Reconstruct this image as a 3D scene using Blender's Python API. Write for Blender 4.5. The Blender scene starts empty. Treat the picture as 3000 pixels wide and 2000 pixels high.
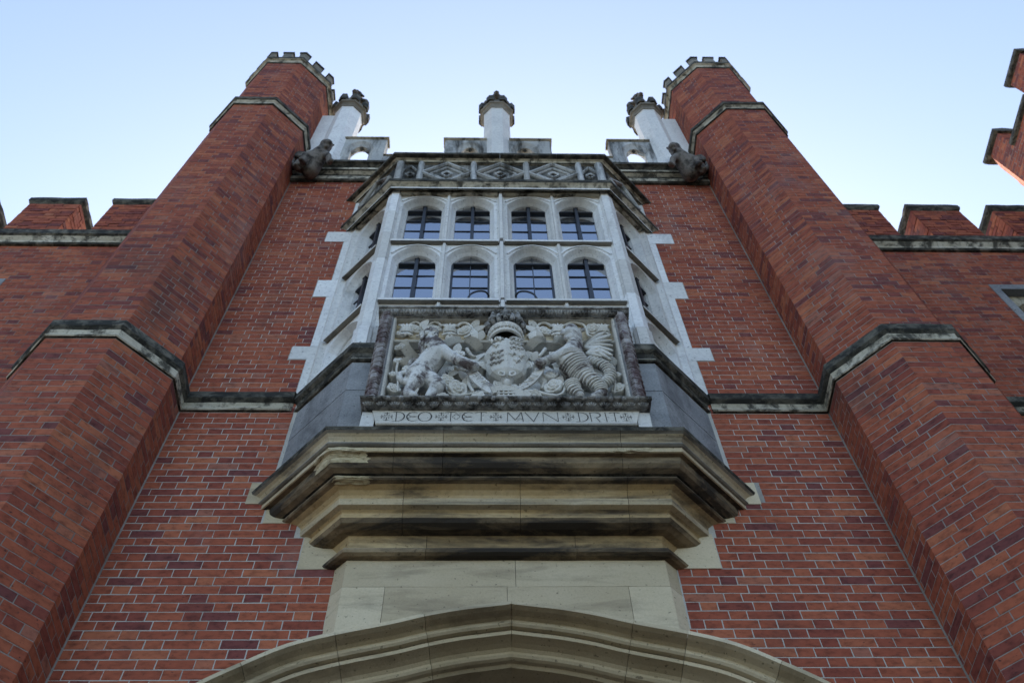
import bpy, bmesh, math, random
import numpy as np
from mathutils import Vector, Matrix, noise
random.seed(7)
sc = bpy.context.scene
COL = sc.collection
H = 1.6                      # eye height: builders work relative to it
R = math.radians
T8 = math.tan(R(22.5))

# ------------------------------------------------------------------ camera, sky, sun, exposure
CAM = Vector((-0.1496, -4.67, H))
PITCH, YAW, ROLL, FPX = R(59.6391), R(2.6763), R(-2.0603), 2818.6
ex = Vector((math.cos(YAW), -math.sin(YAW), 0)); ey = Vector((math.sin(YAW), math.cos(YAW), 0)); ez = Vector((0, 0, 1))
FWD = ey * math.cos(PITCH) + ez * math.sin(PITCH)
up0 = -ey * math.sin(PITCH) + ez * math.cos(PITCH)
RGT = ex * math.cos(ROLL) + up0 * math.sin(ROLL)
UPV = -ex * math.sin(ROLL) + up0 * math.cos(ROLL)
cam_d = bpy.data.cameras.new('camera'); cam = bpy.data.objects.new('camera', cam_d); COL.objects.link(cam)
m = Matrix((RGT, UPV, -FWD)).transposed().to_4x4(); m.translation = CAM; cam.matrix_world = m
cam_d.sensor_width = 36; cam_d.lens = FPX * 36 / 3000; cam_d.clip_end = 3000; cam_d.clip_start = 0.05
cam_d.dof.use_dof = True; cam_d.dof.focus_distance = 7.5; cam_d.dof.aperture_fstop = 2.4
sc.camera = cam

SUN_EL, SUN_AZ = R(34), R(2)          # azimuth measured from +Y towards +X: behind the gatehouse
w = bpy.data.worlds.new('World'); sc.world = w; w.use_nodes = True
nt = w.node_tree; nt.nodes.clear()
sky = nt.nodes.new('ShaderNodeTexSky'); sky.sky_type = 'NISHITA'; sky.sun_disc = False
sky.sun_elevation = SUN_EL; sky.sun_rotation = SUN_AZ
sky.air_density = 1.0; sky.dust_density = 2.0; sky.ozone_density = 0.8
bg = nt.nodes.new('ShaderNodeBackground'); bg.inputs['Strength'].default_value = 0.15
wo = nt.nodes.new('ShaderNodeOutputWorld')
nt.links.new(sky.outputs[0], bg.inputs[0]); nt.links.new(bg.outputs[0], wo.inputs[0])
sd = bpy.data.lights.new('sun', 'SUN'); sd.energy = 3.5; sd.angle = R(0.53); sd.color = (1, 0.83, 0.62)
sun = bpy.data.objects.new('sun', sd); COL.objects.link(sun)
to_sun = Vector((math.sin(SUN_AZ) * math.cos(SUN_EL), math.cos(SUN_AZ) * math.cos(SUN_EL), math.sin(SUN_EL)))
sun.rotation_euler = to_sun.to_track_quat('Z', 'Y').to_euler(); sun.location = (0, 30, 30)
sc.view_settings.view_transform = 'Standard'; sc.view_settings.look = 'None'
sc.view_settings.gamma = 1; sc.view_settings.use_curve_mapping = False
sc.view_settings.exposure = 1.46
sc.render.engine = 'CYCLES'; sc.cycles.max_bounces = 6; sc.cycles.diffuse_bounces = 3

# ------------------------------------------------------------------ materials
def N(nt, t, **kw):
    n = nt.nodes.new(t)
    for k, v in kw.items():
        if k in n.inputs: n.inputs[k].default_value = v
        else: setattr(n, k, v)
    return n
def rgba(c): return (c[0], c[1], c[2], 1)
def ramp(nt, stops, interp='LINEAR'):
    n = nt.nodes.new('ShaderNodeValToRGB'); n.color_ramp.interpolation = interp
    e = n.color_ramp.elements
    while len(e) < len(stops): e.new(0.5)
    for el, (p, c) in zip(e, stops): el.position = p; el.color = rgba(c) if len(c) == 3 else c
    return n
def mapping(nt, scale=(1, 1, 1), geo=False):
    tc = nt.nodes.new('ShaderNodeNewGeometry' if geo else 'ShaderNodeTexCoord'); mp = nt.nodes.new('ShaderNodeMapping')
    mp.inputs['Scale'].default_value = scale
    nt.links.new(tc.outputs['Position' if geo else 'Object'], mp.inputs['Vector']); return mp
def mix(nt, fac, a, b, mode='MIX'):
    n = nt.nodes.new('ShaderNodeMix'); n.data_type = 'RGBA'; n.blend_type = mode
    for s, v in ((n.inputs[0], fac), (n.inputs[6], a), (n.inputs[7], b)):
        if hasattr(v, 'is_linked'): nt.links.new(v, s)
        else: s.default_value = v if isinstance(v, float) else rgba(v)
    return n.outputs[2]
def newmat(name):
    mt = bpy.data.materials.new(name); mt.use_nodes = True
    return mt, mt.node_tree, mt.node_tree.nodes['Principled BSDF']

def brick_mat(name, source):
    mt, nt, bs = newmat(name)
    at = nt.nodes.new('ShaderNodeAttribute'); at.attribute_type = source; at.attribute_name = 'tone'
    rp = ramp(nt, [(0.0, (0.145, 0.046, 0.042)), (0.10, (0.18, 0.050, 0.040)), (0.17, (0.225, 0.056, 0.035)), (0.45, (0.285, 0.074, 0.039)),
                   (0.75, (0.34, 0.097, 0.048)), (0.92, (0.39, 0.128, 0.062)), (1.0, (0.30, 0.110, 0.070))])
    nt.links.new(at.outputs['Fac'], rp.inputs[0])
    mp = mapping(nt, (13, 13, 24), True)
    n1 = N(nt, 'ShaderNodeTexNoise', Scale=1.0, Detail=5.0, Roughness=0.65); nt.links.new(mp.outputs[0], n1.inputs['Vector'])
    r1 = ramp(nt, [(0.27, (0.36, 0.33, 0.34)), (0.50, (1, 1, 1)), (0.72, (1.28, 1.26, 1.26))]); nt.links.new(n1.outputs[0], r1.inputs[0])
    c = mix(nt, 0.85, rp.outputs[0], r1.outputs[0], 'MULTIPLY')
    # sooty pits
    mp3 = mapping(nt, (30, 30, 60), True)
    n3 = N(nt, 'ShaderNodeTexNoise', Scale=1.0, Detail=3.0); nt.links.new(mp3.outputs[0], n3.inputs['Vector'])
    r3 = ramp(nt, [(0.66, (0, 0, 0)), (0.74, (1, 1, 1))]); nt.links.new(n3.outputs[0], r3.inputs[0])
    c = mix(nt, r3.outputs[0], c, (0.05, 0.022, 0.02))
    # broad weathering: lime bloom and soot patches over many bricks
    mp2 = mapping(nt, (1.1, 1.1, 0.55), True)
    n2 = N(nt, 'ShaderNodeTexNoise', Scale=1.0, Detail=6.0, Roughness=0.6); nt.links.new(mp2.outputs[0], n2.inputs['Vector'])
    r2 = ramp(nt, [(0.56, (0, 0, 0)), (0.78, (0.38, 0.38, 0.38))]); nt.links.new(n2.outputs[0], r2.inputs[0])
    c = mix(nt, r2.outputs[0], c, (0.34, 0.27, 0.25))
    r4 = ramp(nt, [(0.24, (0.75, 0.75, 0.75)), (0.42, (0, 0, 0))]); nt.links.new(n2.outputs[0], r4.inputs[0])
    c = mix(nt, r4.outputs[0], c, (0.06, 0.032, 0.03))
    nt.links.new(c, bs.inputs['Base Color']); bs.inputs['Roughness'].default_value = 0.85
    bs.inputs['Specular IOR Level'].default_value = 0.25
    bp = N(nt, 'ShaderNodeBump', Strength=0.5, Distance=0.004); nt.links.new(n1.outputs[0], bp.inputs['Height'])
    nt.links.new(bp.outputs[0], bs.inputs['Normal'])
    return mt

def stone_mat(name, base, vary, crust, crust_lo, crust_hi, streak=(2.2, 2.2, 0.8), rough=0.85, crust_max=0.95, bump=0.35, grain=26, fine=0.25):
    """limestone: two body colours, black crust or lichen in streaky patches, fine pitting"""
    mt, nt, bs = newmat(name)
    mp = mapping(nt, (1.6, 1.6, 3.2), True)
    n1 = N(nt, 'ShaderNodeTexNoise', Scale=1.0, Detail=5.0, Roughness=0.6); nt.links.new(mp.outputs[0], n1.inputs['Vector'])
    r1 = ramp(nt, [(0.35, base), (0.68, vary)]); nt.links.new(n1.outputs[0], r1.inputs[0])
    mg = mapping(nt, (grain, grain, grain), True)
    n2 = N(nt, 'ShaderNodeTexNoise', Scale=1.0, Detail=6.0, Roughness=0.7); nt.links.new(mg.outputs[0], n2.inputs['Vector'])
    r2 = ramp(nt, [(0.3, (0.62, 0.62, 0.62)), (0.5, (1, 1, 1)), (0.72, (1.2, 1.2, 1.18))]); nt.links.new(n2.outputs[0], r2.inputs[0])
    c = mix(nt, fine * 2 if fine < 0.5 else 1.0, r1.outputs[0], r2.outputs[0], 'MULTIPLY')
    ms = mapping(nt, streak, True)
    n3 = N(nt, 'ShaderNodeTexNoise', Scale=1.0, Detail=8.0, Roughness=0.68, Distortion=0.4); nt.links.new(ms.outputs[0], n3.inputs['Vector'])
    r3 = ramp(nt, [(crust_lo, (0, 0, 0)), (crust_hi, (crust_max,) * 3)]); nt.links.new(n3.outputs[0], r3.inputs[0])
    c = mix(nt, r3.outputs[0], c, crust)
    mq = mapping(nt, (34, 34, 40), True)
    n4 = N(nt, 'ShaderNodeTexNoise', Scale=1.0, Detail=2.0, Roughness=0.5); nt.links.new(mq.outputs[0], n4.inputs['Vector'])
    r5 = ramp(nt, [(0.665, (0, 0, 0)), (0.72, (0.75, 0.75, 0.75))]); nt.links.new(n4.outputs[0], r5.inputs[0])
    c = mix(nt, r5.outputs[0], c, [x * 0.30 for x in base])
    oi = nt.nodes.new('ShaderNodeObjectInfo'); ro = ramp(nt, [(0.0, (0.80, 0.78, 0.75)), (0.5, (0.98, 0.98, 0.97)), (1.0, (1.12, 1.13, 1.15))]); nt.links.new(oi.outputs['Random'], ro.inputs[0])
    c = mix(nt, 1.0, c, ro.outputs[0], 'MULTIPLY')
    nt.links.new(c, bs.inputs['Base Color']); bs.inputs['Roughness'].default_value = rough
    bs.inputs['Specular IOR Level'].default_value = 0.25
    bp = N(nt, 'ShaderNodeBump', Strength=bump, Distance=0.006); nt.links.new(n2.outputs[0], bp.inputs['Height'])
    nt.links.new(bp.outputs[0], bs.inputs['Normal'])
    return mt

def plain_mat(name, col, rough=0.6, metal=0.0, spec=0.5):
    mt, nt, bs = newmat(name)
    mp = mapping(nt, (18, 18, 18)); n1 = N(nt, 'ShaderNodeTexNoise', Scale=1.0, Detail=4.0); nt.links.new(mp.outputs[0], n1.inputs['Vector'])
    r1 = ramp(nt, [(0.3, [x * 0.75 for x in col]), (0.7, [min(1, x * 1.2) for x in col])]); nt.links.new(n1.outputs[0], r1.inputs[0])
    nt.links.new(r1.outputs[0], bs.inputs['Base Color']); bs.inputs['Roughness'].default_value = rough; bs.inputs['Metallic'].default_value = metal
    bs.inputs['Specular IOR Level'].default_value = spec
    return mt

M = {}
M['brick'] = brick_mat('red_brickwork', 'GEOMETRY')
M['brick_one'] = brick_mat('red_brick', 'OBJECT')
M['mortar'] = stone_mat('lime_mortar', (0.46, 0.44, 0.40), (0.58, 0.56, 0.51), (0.17, 0.15, 0.13), 0.52, 0.75, grain=60)
M['mortar_grey'] = stone_mat('sooty_lime_mortar', (0.21, 0.185, 0.16), (0.30, 0.27, 0.24), (0.09, 0.075, 0.065), 0.48, 0.72, grain=60)
BLK = (0.022, 0.022, 0.019)
M['white_stone'] = stone_mat('pale_window_stone', (0.66, 0.66, 0.655), (0.76, 0.76, 0.74), (0.19, 0.19, 0.18), 0.58, 0.82, streak=(3, 3, 0.7))
M['grey_stone'] = stone_mat('grey_weathered_stone', (0.22, 0.23, 0.245), (0.34, 0.35, 0.36), (0.075, 0.075, 0.08), 0.50, 0.72, streak=(2.5, 2.5, 1.2), grain=60, fine=0.45)
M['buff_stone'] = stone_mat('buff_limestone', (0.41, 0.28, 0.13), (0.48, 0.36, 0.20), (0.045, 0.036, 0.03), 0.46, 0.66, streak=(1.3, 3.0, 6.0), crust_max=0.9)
M['dark_buff'] = stone_mat('shaded_sooty_buff_limestone', (0.22, 0.16, 0.095), (0.33, 0.25, 0.15), (0.025, 0.022, 0.02), 0.40, 0.58, streak=(1.3, 3.0, 6.0), crust_max=0.92)  # darker copy of the buff: painted shade under corbel rolls, plus soot streaks
M['apron_stone'] = stone_mat('cream_ashlar', (0.55, 0.455, 0.30), (0.62, 0.52, 0.36), (0.22, 0.175, 0.12), 0.50, 0.80, streak=(1.1, 2, 6), grain=70, fine=0.16)
M['pale_buff'] = stone_mat('pale_buff_limestone', (0.44, 0.345, 0.205), (0.52, 0.44, 0.31), (0.06, 0.052, 0.045), 0.50, 0.72, streak=(0.9, 3.0, 9.0), crust_max=0.85, grain=50)
M['fascia'] = stone_mat('sooty_shaded_fascia_stone', (0.22, 0.20, 0.165), (0.33, 0.30, 0.25), (0.05, 0.047, 0.042), 0.42, 0.66, streak=(0.9, 3.0, 9.0), crust_max=0.85, grain=50)  # sooty fascia tone, also painted as shade under the transoms
M['parapet_dark'] = stone_mat('sooted_parapet_stone', (0.15, 0.145, 0.135), (0.34, 0.33, 0.30), BLK, 0.40, 0.54, streak=(3.5, 3.5, 0.35))
M['fresh_stone'] = stone_mat('freshly_broken_stone', (0.52, 0.44, 0.28), (0.60, 0.52, 0.36), (0.24, 0.18, 0.10), 0.50, 0.75, streak=(18, 18, 22), bump=1.0, grain=40)
M['crust'] = stone_mat('lichen_blackened_stone', (0.085, 0.08, 0.065), (0.19, 0.175, 0.14), BLK, 0.38, 0.56, streak=(9, 9, 14))
M['crust_pale'] = stone_mat('streaked_pale_stone', (0.42, 0.375, 0.28), (0.55, 0.51, 0.42), (0.05, 0.046, 0.036), 0.47, 0.60, streak=(7, 7, 6))
M['parapet_stone'] = stone_mat('streaked_parapet_stone', (0.40, 0.41, 0.41), (0.52, 0.52, 0.50), (0.05, 0.05, 0.045), 0.46, 0.62, streak=(5, 5, 0.8))
M['carved'] = stone_mat('carved_pale_stone', (0.60, 0.58, 0.53), (0.70, 0.68, 0.63), (0.22, 0.20, 0.18), 0.58, 0.76, streak=(10, 10, 8), grain=60)
M['carved_dark'] = stone_mat('lichen_stained_carving', (0.58, 0.57, 0.54), (0.68, 0.67, 0.64), (0.085, 0.062, 0.060), 0.485, 0.60, streak=(6, 6, 6), grain=70)
M['frame_stone'] = stone_mat('blackened_frame_stone', (0.30, 0.295, 0.285), (0.44, 0.43, 0.41), (0.035, 0.032, 0.030), 0.42, 0.60, streak=(9, 9, 14), grain=60)
M['purple_frame'] = stone_mat('purple_stained_frame_stone', (0.33, 0.31, 0.31), (0.46, 0.44, 0.44), (0.085, 0.050, 0.052), 0.42, 0.60, streak=(9, 9, 5), grain=60)
M['gargoyle'] = stone_mat('dark_gargoyle_stone', (0.13, 0.115, 0.10), (0.22, 0.20, 0.18), (0.03, 0.026, 0.024), 0.45, 0.62, streak=(8, 8, 8))
M['iron'] = plain_mat('black_iron', (0.018, 0.02, 0.026), 0.45, 0.0)
M['lead'] = plain_mat('lead_came', (0.05, 0.055, 0.065), 0.5, 0.3)
M['incised'] = plain_mat('incised_lettering', (0.06, 0.055, 0.05), 0.9)
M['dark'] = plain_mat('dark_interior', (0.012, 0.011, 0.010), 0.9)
M['oak'] = plain_mat('weathered_oak', (0.09, 0.06, 0.04), 0.8)
M['gravel'] = stone_mat('pale_gravel_ground', (0.105, 0.098, 0.078), (0.14, 0.13, 0.105), (0.05, 0.065, 0.03), 0.5, 0.7, grain=14)
def glass_mat():
    mt, nt, bs = newmat('sky_reflecting_leaded_glass')
    bs.inputs['Base Color'].default_value = (0.012, 0.016, 0.022, 1); bs.inputs['Roughness'].default_value = 0.25
    gl = N(nt, 'ShaderNodeBsdfGlossy', Roughness=0.015); gl.inputs['Color'].default_value = (0.93, 0.95, 1.0, 1)
    fr = N(nt, 'ShaderNodeLayerWeight', Blend=0.84)
    mx = nt.nodes.new('ShaderNodeMixShader'); nt.links.new(fr.outputs['Fresnel'], mx.inputs[0]); nt.links.new(bs.outputs[0], mx.inputs[1]); nt.links.new(gl.outputs[0], mx.inputs[2])
    mp = mapping(nt, (7, 7, 7), True); n1 = N(nt, 'ShaderNodeTexNoise', Scale=1.0, Detail=2.0); nt.links.new(mp.outputs[0], n1.inputs['Vector'])
    bp = N(nt, 'ShaderNodeBump', Strength=0.05, Distance=0.01); nt.links.new(n1.outputs[0], bp.inputs['Height']); nt.links.new(bp.outputs[0], gl.inputs['Normal'])
    nt.links.new(mx.outputs[0], nt.nodes['Material Output'].inputs[0])
    return mt
M['glass'] = glass_mat()

# ------------------------------------------------------------------ helpers
def tag(o, label=None, cat=None, group=None, kind=None):
    for k, v in (('label', label), ('category', cat), ('group', group), ('kind', kind)):
        if v: o[k] = v
    return o
def link(o, parent=None):
    COL.objects.link(o)
    if parent is not None:
        o.parent = parent
        o.matrix_parent_inverse = Matrix.Translation(-WORLD[parent.name])
    WORLD[o.name] = Vector((0, 0, 0))
    return o
WORLD = {}
def empty(name, loc):
    o = bpy.data.objects.new(name, None); o.location = loc; o.empty_display_size = 0.3; COL.objects.link(o)
    WORLD[o.name] = Vector(loc); return o
class MB:
    """collects faces; heights are relative to eye level and get H added when built"""
    def __init__(s): s.v = []; s.f = []; s.m = []; s.mats = []
    def mi(s, mat):
        if mat not in s.mats: s.mats.append(mat)
        return s.mats.index(mat)
    def face(s, pts, mat):
        k = len(s.v); s.v += [tuple(p) for p in pts]; s.f.append(tuple(range(k, k + len(pts)))); s.m.append(s.mi(mat))
    def loft(s, rings, mats, ring_closed=True, path_closed=False, caps=True):
        """rings of equal length; mats: one material or one per ring segment"""
        n = len(rings[0]); base = len(s.v)
        for r in rings: s.v += [tuple(p) for p in r]
        L = len(rings); segs = n if ring_closed else n - 1
        for i in range(L if path_closed else L - 1):
            a = base + i * n; b = base + ((i + 1) % L) * n
            for j in range(segs):
                k = (j + 1) % n
                s.f.append((a + j, b + j, b + k, a + k)); s.m.append(s.mi(mats[j] if isinstance(mats, list) else mats))
        if caps and not path_closed and ring_closed:
            mt = s.mi(mats[0] if isinstance(mats, list) else mats)
            s.f.append(tuple(range(base, base + n))); s.m.append(mt)
            s.f.append(tuple(reversed(range(base + (L - 1) * n, base + L * n)))); s.m.append(mt)
    def box(s, x0, x1, y0, y1, z0, z1, mat, j=0.0):
        q = lambda: random.uniform(-j, j) if j else 0.0
        p = [(x + q(), y + q(), z + q()) for z in (z0, z1) for x, y in ((x0, y0), (x1, y0), (x1, y1), (x0, y1))]
        s.loft([p[:4], p[4:]], mat)
    def tube(s, pts, mat, seg=8):
        """pts: (x, y, z, r)"""
        P = [Vector(p[:3]) for p in pts]; rings = []
        for i, p in enumerate(P):
            d = (P[min(i + 1, len(P) - 1)] - P[max(i - 1, 0)]).normalized()
            a = d.orthogonal().normalized() if i == 0 else (rings_a - d * rings_a.dot(d)).normalized()
            rings_a = a; b = d.cross(a)
            rings.append([p + (a * math.cos(t) + b * math.sin(t)) * pts[i][3] for t in [2 * math.pi * k / seg for k in range(seg)]])
        s.loft(rings, mat)
    def build(s, name, parent=None, smooth=False, kind=None, fix=True, label=None):
        me = bpy.data.meshes.new(name); me.from_pydata([(x, y, z + H) for x, y, z in s.v], [], s.f)
        for mt in s.mats: me.materials.append(M[mt])
        me.polygons.foreach_set('material_index', s.m)
        if fix:
            bm = bmesh.new(); bm.from_mesh(me); bmesh.ops.recalc_face_normals(bm, faces=bm.faces); bm.to_mesh(me); bm.free()
        if smooth: me.polygons.foreach_set('use_smooth', [True] * len(me.polygons))
        o = bpy.data.objects.new(name, me); link(o, parent)
        if kind: o['kind'] = kind
        if label: o['label'] = label
        return o
def catmull(pts, n=6):
    out = []; P = [Vector(p) for p in pts]
    for i in range(len(P) - 1):
        a, b, c, d = P[max(i - 1, 0)], P[i], P[i + 1], P[min(i + 2, len(P) - 1)]
        for k in range(n):
            t = k / n
            out.append(0.5 * ((2 * b) + (c - a) * t + (2 * a - 5 * b + 4 * c - d) * t * t + (3 * b - a - 3 * c + d) * t ** 3))
    out.append(P[-1]); return out

# ------------------------------------------------------------------ brickwork
BL, BH, CO, JT = 0.235, 0.1175, 0.0778, 0.0068      # stretcher, header, course, joint
def flemish(x0, x1, row, off=0.0):
    """bricks of one course between x0 and x1: list of (a, b)"""
    P = BL + BH; x = x0 - ((x0 + off + (P / 2 if row % 2 else 0)) % P); out = []; k = 0
    edges = [x]
    while edges[-1] < x1:
        edges.append(edges[-1] + (BL if k % 2 == 0 else BH)); k += 1
    for a, b in zip(edges, edges[1:]):
        a = max(a, x0); b = min(b, x1)
        if b - a > 0.0: out.append([a, b])
    # no slivers at the ends
    if len(out) > 1 and out[0][1] - out[0][0] < 0.05: out[1][0] = out[0][0]; out.pop(0)
    if len(out) > 1 and out[-1][1] - out[-1][0] < 0.05: out[-2][1] = out[-1][1]; out.pop()
    return out
def tone(dark=0.0):
    t = random.random()
    if t < 0.055 + dark * 0.8: return random.uniform(0.02, 0.18)
    return min(1, max(0.05, random.gauss(0.53, 0.23)))
def face_bricks(org, e, n, length, z0, z1, cuts=None, off=0.0, dark=0.0, edge_joint=(True, True), zoff=0.0):
    """list of bricks on a vertical face: org = point on the face at coordinate 0, e along, n outward; cuts(z0, z1) -> intervals"""
    out = []; r0 = int(math.floor((z0 - zoff) / CO)); r = r0
    e = Vector(e); n = Vector(n); org = Vector(org)
    while zoff + r * CO < z1 - 0.02:
        a = max(z0, zoff + r * CO); b = min(z1, zoff + (r + 1) * CO)
        if b - a > 0.025:
            iv = cuts(a, b) if cuts else [(0, length)]
            for (p, q) in iv:
                bs = flemish(p, q, r, off)
                for i, (s, t) in enumerate(bs):
                    s2 = s + (JT / 2 if (i > 0 or edge_joint[0]) else 0); t2 = t - (JT / 2 if (i < len(bs) - 1 or edge_joint[1]) else 0)
                    if t2 - s2 > 0.02:
                        out.append((org + e * s2, e, n, t2 - s2, a + JT / 2, b - JT / 2, tone(dark)))
        r += 1
    return out
def in_frame(p):
    d = Vector((p.x, p.y, p.z + H)) - CAM; f = d.dot(FWD)
    if f < 0.2: return None
    u = 1500 + FPX * d.dot(RGT) / f; v = 1000 - FPX * d.dot(UPV) / f
    return (u, v, d) if -20 < u < 3020 and -20 < v < 2020 else None
def occluded(p, skip_turret=False):
    if skip_turret: return False
    c = Vector((CAM.x, CAM.y)); q = Vector((p.x, p.y)); d = q - c
    for sx in (-1, 1):
        t = Vector((sx * 3.444, -0.048)); k = (t - c).dot(d) / d.length_squared
        if 0 < k < 1 and (c + d * k - t).length < 0.66: return True
    return False
_unit = {}
def unit_brick(L, h):
    key = (round(L, 3), round(h, 3))
    if key not in _unit:
        va = []
        for k in range(3):
            rr = random.Random(k * 31 + int(L * 1e4)); j = lambda: rr.uniform(-0.0018, 0.0018)
            x, z = L / 2, h / 2; c = 0.0022
            v = [(-x, 0.012, -z), (x, 0.012, -z), (x, 0.012, z), (-x, 0.012, z), (-x + j(), -0.0002, -z + j()), (x + j(), -0.0002, -z + j()), (x + j(), -0.0002, z + j()), (-x + j(), -0.0002, z + j())]
            v += [(a + (c if a < 0 else -c), -0.0016, b + (c if b < 0 else -c)) for a, y, b in v[4:8]]
            f = [(8, 9, 10, 11), (4, 5, 9, 8), (5, 6, 10, 9), (6, 7, 11, 10), (7, 4, 8, 11), (0, 1, 5, 4), (1, 2, 6, 5), (2, 3, 7, 6), (3, 0, 4, 7)]
            me = bpy.data.meshes.new('brick'); me.from_pydata(v, [], f); me.materials.append(M['brick_one']); va.append(me)
        _unit[key] = va
    return random.choice(_unit[key])
def lay(bricks, parent, singles=300, skip_turret=False):
    """the largest in view become objects of their own, the rest one mesh"""
    score = []
    for i, (o, e, n, L, a, b, t) in enumerate(bricks):
        p = o + e * (L / 2); p = Vector((p.x, p.y, (a + b) / 2)); fr = in_frame(p)
        if fr and not occluded(p, skip_turret):
            d = fr[2]; cosn = -d.normalized().dot(n)
            if cosn > 0.05: score.append((L * (b - a) * cosn / d.length_squared, i))
    score.sort(reverse=True); chosen = set(i for _, i in score[:singles])
    V = []; F = []; TN = []
    for i, (o, e, n, L, a, b, t) in enumerate(bricks):
        if i in chosen:
            ob = bpy.data.objects.new('brick', unit_brick(L, b - a)); link(ob, parent)
            c = o + e * (L / 2) + n * random.uniform(-0.0002, 0.0009)
            ob.location = (c.x, c.y, (a + b) / 2 + H); ob.rotation_euler = (0, 0, math.atan2(e.y, e.x)); ob['tone'] = float(t)
            continue
        k = len(V); pr = random.uniform(0.0008, 0.0022); j = lambda: random.uniform(-0.0018, 0.0018)
        bk = [o + n * -0.012, o + e * L + n * -0.012]; ft = [o + n * pr, o + e * L + n * pr]
        for q, z in ((bk[0], a), (bk[1], a), (bk[1], b), (bk[0], b)): V.append((q.x, q.y, z + H))
        for q, z in ((ft[0], a), (ft[1], a), (ft[1], b), (ft[0], b)): jj = j(); V.append((q.x + e.x * jj, q.y + e.y * jj, z + H + j()))
        F += [(k + 4, k + 5, k + 6, k + 7), (k, k + 1, k + 5, k + 4), (k + 1, k + 2, k + 6, k + 5), (k + 2, k + 3, k + 7, k + 6), (k + 3, k, k + 4, k + 7)]
        TN += [t] * 5
    me = bpy.data.meshes.new('brickwork'); me.from_pydata(V, [], F); me.materials.append(M['brick'])
    at = me.attributes.new('tone', 'FLOAT', 'FACE'); at.data.foreach_set('value', TN)
    ob = bpy.data.objects.new('brickwork', me); link(ob, parent); ob['kind'] = 'stuff'
    return ob

# ------------------------------------------------------------------ ground
g = MB(); g.face([(-400, -400, -H), (400, -400, -H), (400, 400, -H), (-400, 400, -H)], 'gravel')
tag(g.build('ground'), kind='structure')

# ================================================================== gatehouse
OX = -0.027                                  # the oriel stands a little left of the mid-line
gate = empty('gatehouse', (0, 0, 0))
tag(gate, 'red brick gatehouse front with stone oriel window above a stone archway, between two octagonal towers', 'gatehouse')
# arch curve (half, from apex outwards), extrados of the hood mould
AR = [(0, 4.505), (0.17, 4.479), (0.34, 4.452), (0.56, 4.40), (0.77, 4.335), (1.10, 4.25), (1.38, 4.155), (1.63, 4.01), (1.88, 3.84), (2.08, 3.62), (2.22, 3.35), (2.30, 3.0), (2.33, 2.5)]
AR = [(p.x, p.y) for p in catmull([(x, z, 0) for x, z in AR], 4)]; AR[0] = (0.0, 4.508)
def arch_half(z):
    for (x0, z0), (x1, z1) in zip(AR, AR[1:]):
        if z1 <= z <= z0: return x0 + (x1 - x0) * (z0 - z) / (z0 - z1)
    return 0.0 if z > AR[0][1] else 2.33
TOPW = 12.16
# mortar bed: one slab with the arch cut out
wl = MB(); out = [(-2.95, -H), (-2.28, -H)] + [(-max(x - 0.05, 0), z - 0.05) for x, z in reversed(AR)] + [(max(x - 0.05, 0), z - 0.05) for x, z in AR[1:]] + [(2.28, -H), (2.95, -H), (2.95, TOPW), (-2.95, TOPW)]
wl.loft([[(x, 0.0, z) for x, z in out], [(x, 0.55, z) for x, z in out]], 'mortar')
wall = wl.build('wall', gate)
def wall_cuts(a, b):
    zm = (a + b) / 2; lim = 2.80
    def two(l, r): return [(-lim, -l + OX), (r + OX, lim)]
    if zm < 4.50 and not (4.36 < zm):
        h = arch_half(a + 0.03); return [(-lim, -h), (h, lim)]
    if zm < 4.895: return two(max(1.165, 0), 1.175)
    if zm < 5.25: return two(1.43, 1.487)
    if zm < 5.36: return two(1.50, 1.51)
    if zm < 5.575: return two(1.765, 1.685)
    if zm < 5.825: return two(1.885, 1.96)
    if zm < 7.03: return two(1.775, 1.775)
    if zm < 11.45:
        h = 1.815
        for q0, q1, hh in QU:
            if q0 < zm < q1: h = hh
        return two(h, h)
    return [(-lim, lim)]
QU = [(7.63, 7.86, 1.985), (8.87, 9.25, 1.96), (10.24, 10.52, 2.04)]
lay(face_bricks((0, 0, 0), (1, 0, 0), (0, -1, 0), 0, -H, TOPW, wall_cuts, off=0.05), wall)
# jamb stones and quoins beside the oriel
for sx in (-1, 1):
    zs = [7.05, 7.63, 7.86, 8.87, 9.25, 10.24, 10.52, 11.45]
    for a, b in zip(zs, zs[1:]):
        ww = 1.812
        for q0, q1, hh in QU:
            if abs(a - q0) < 0.01: ww = hh - 0.006
        q = MB(); x0, x1 = sorted((OX + sx * 1.70, OX + sx * ww)); q.box(x0, x1, -0.007, 0.08, a + 0.002, b - 0.002, 'white_stone', 0.002); q.build('quoin', wall)
    for a, b, ww in ((5.578, 5.822, 1.925), (5.362, 5.572, 1.75 if sx < 0 else 1.68), (4.895, 5.25, 1.425 if sx < 0 else 1.48)):
        q = MB(); x0, x1 = sorted((OX + sx * 1.1, OX + sx * ww)); q.box(x0, x1, -0.007, 0.08, a, b, 'apron_stone', 0.003); q.build('quoin', wall)

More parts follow.
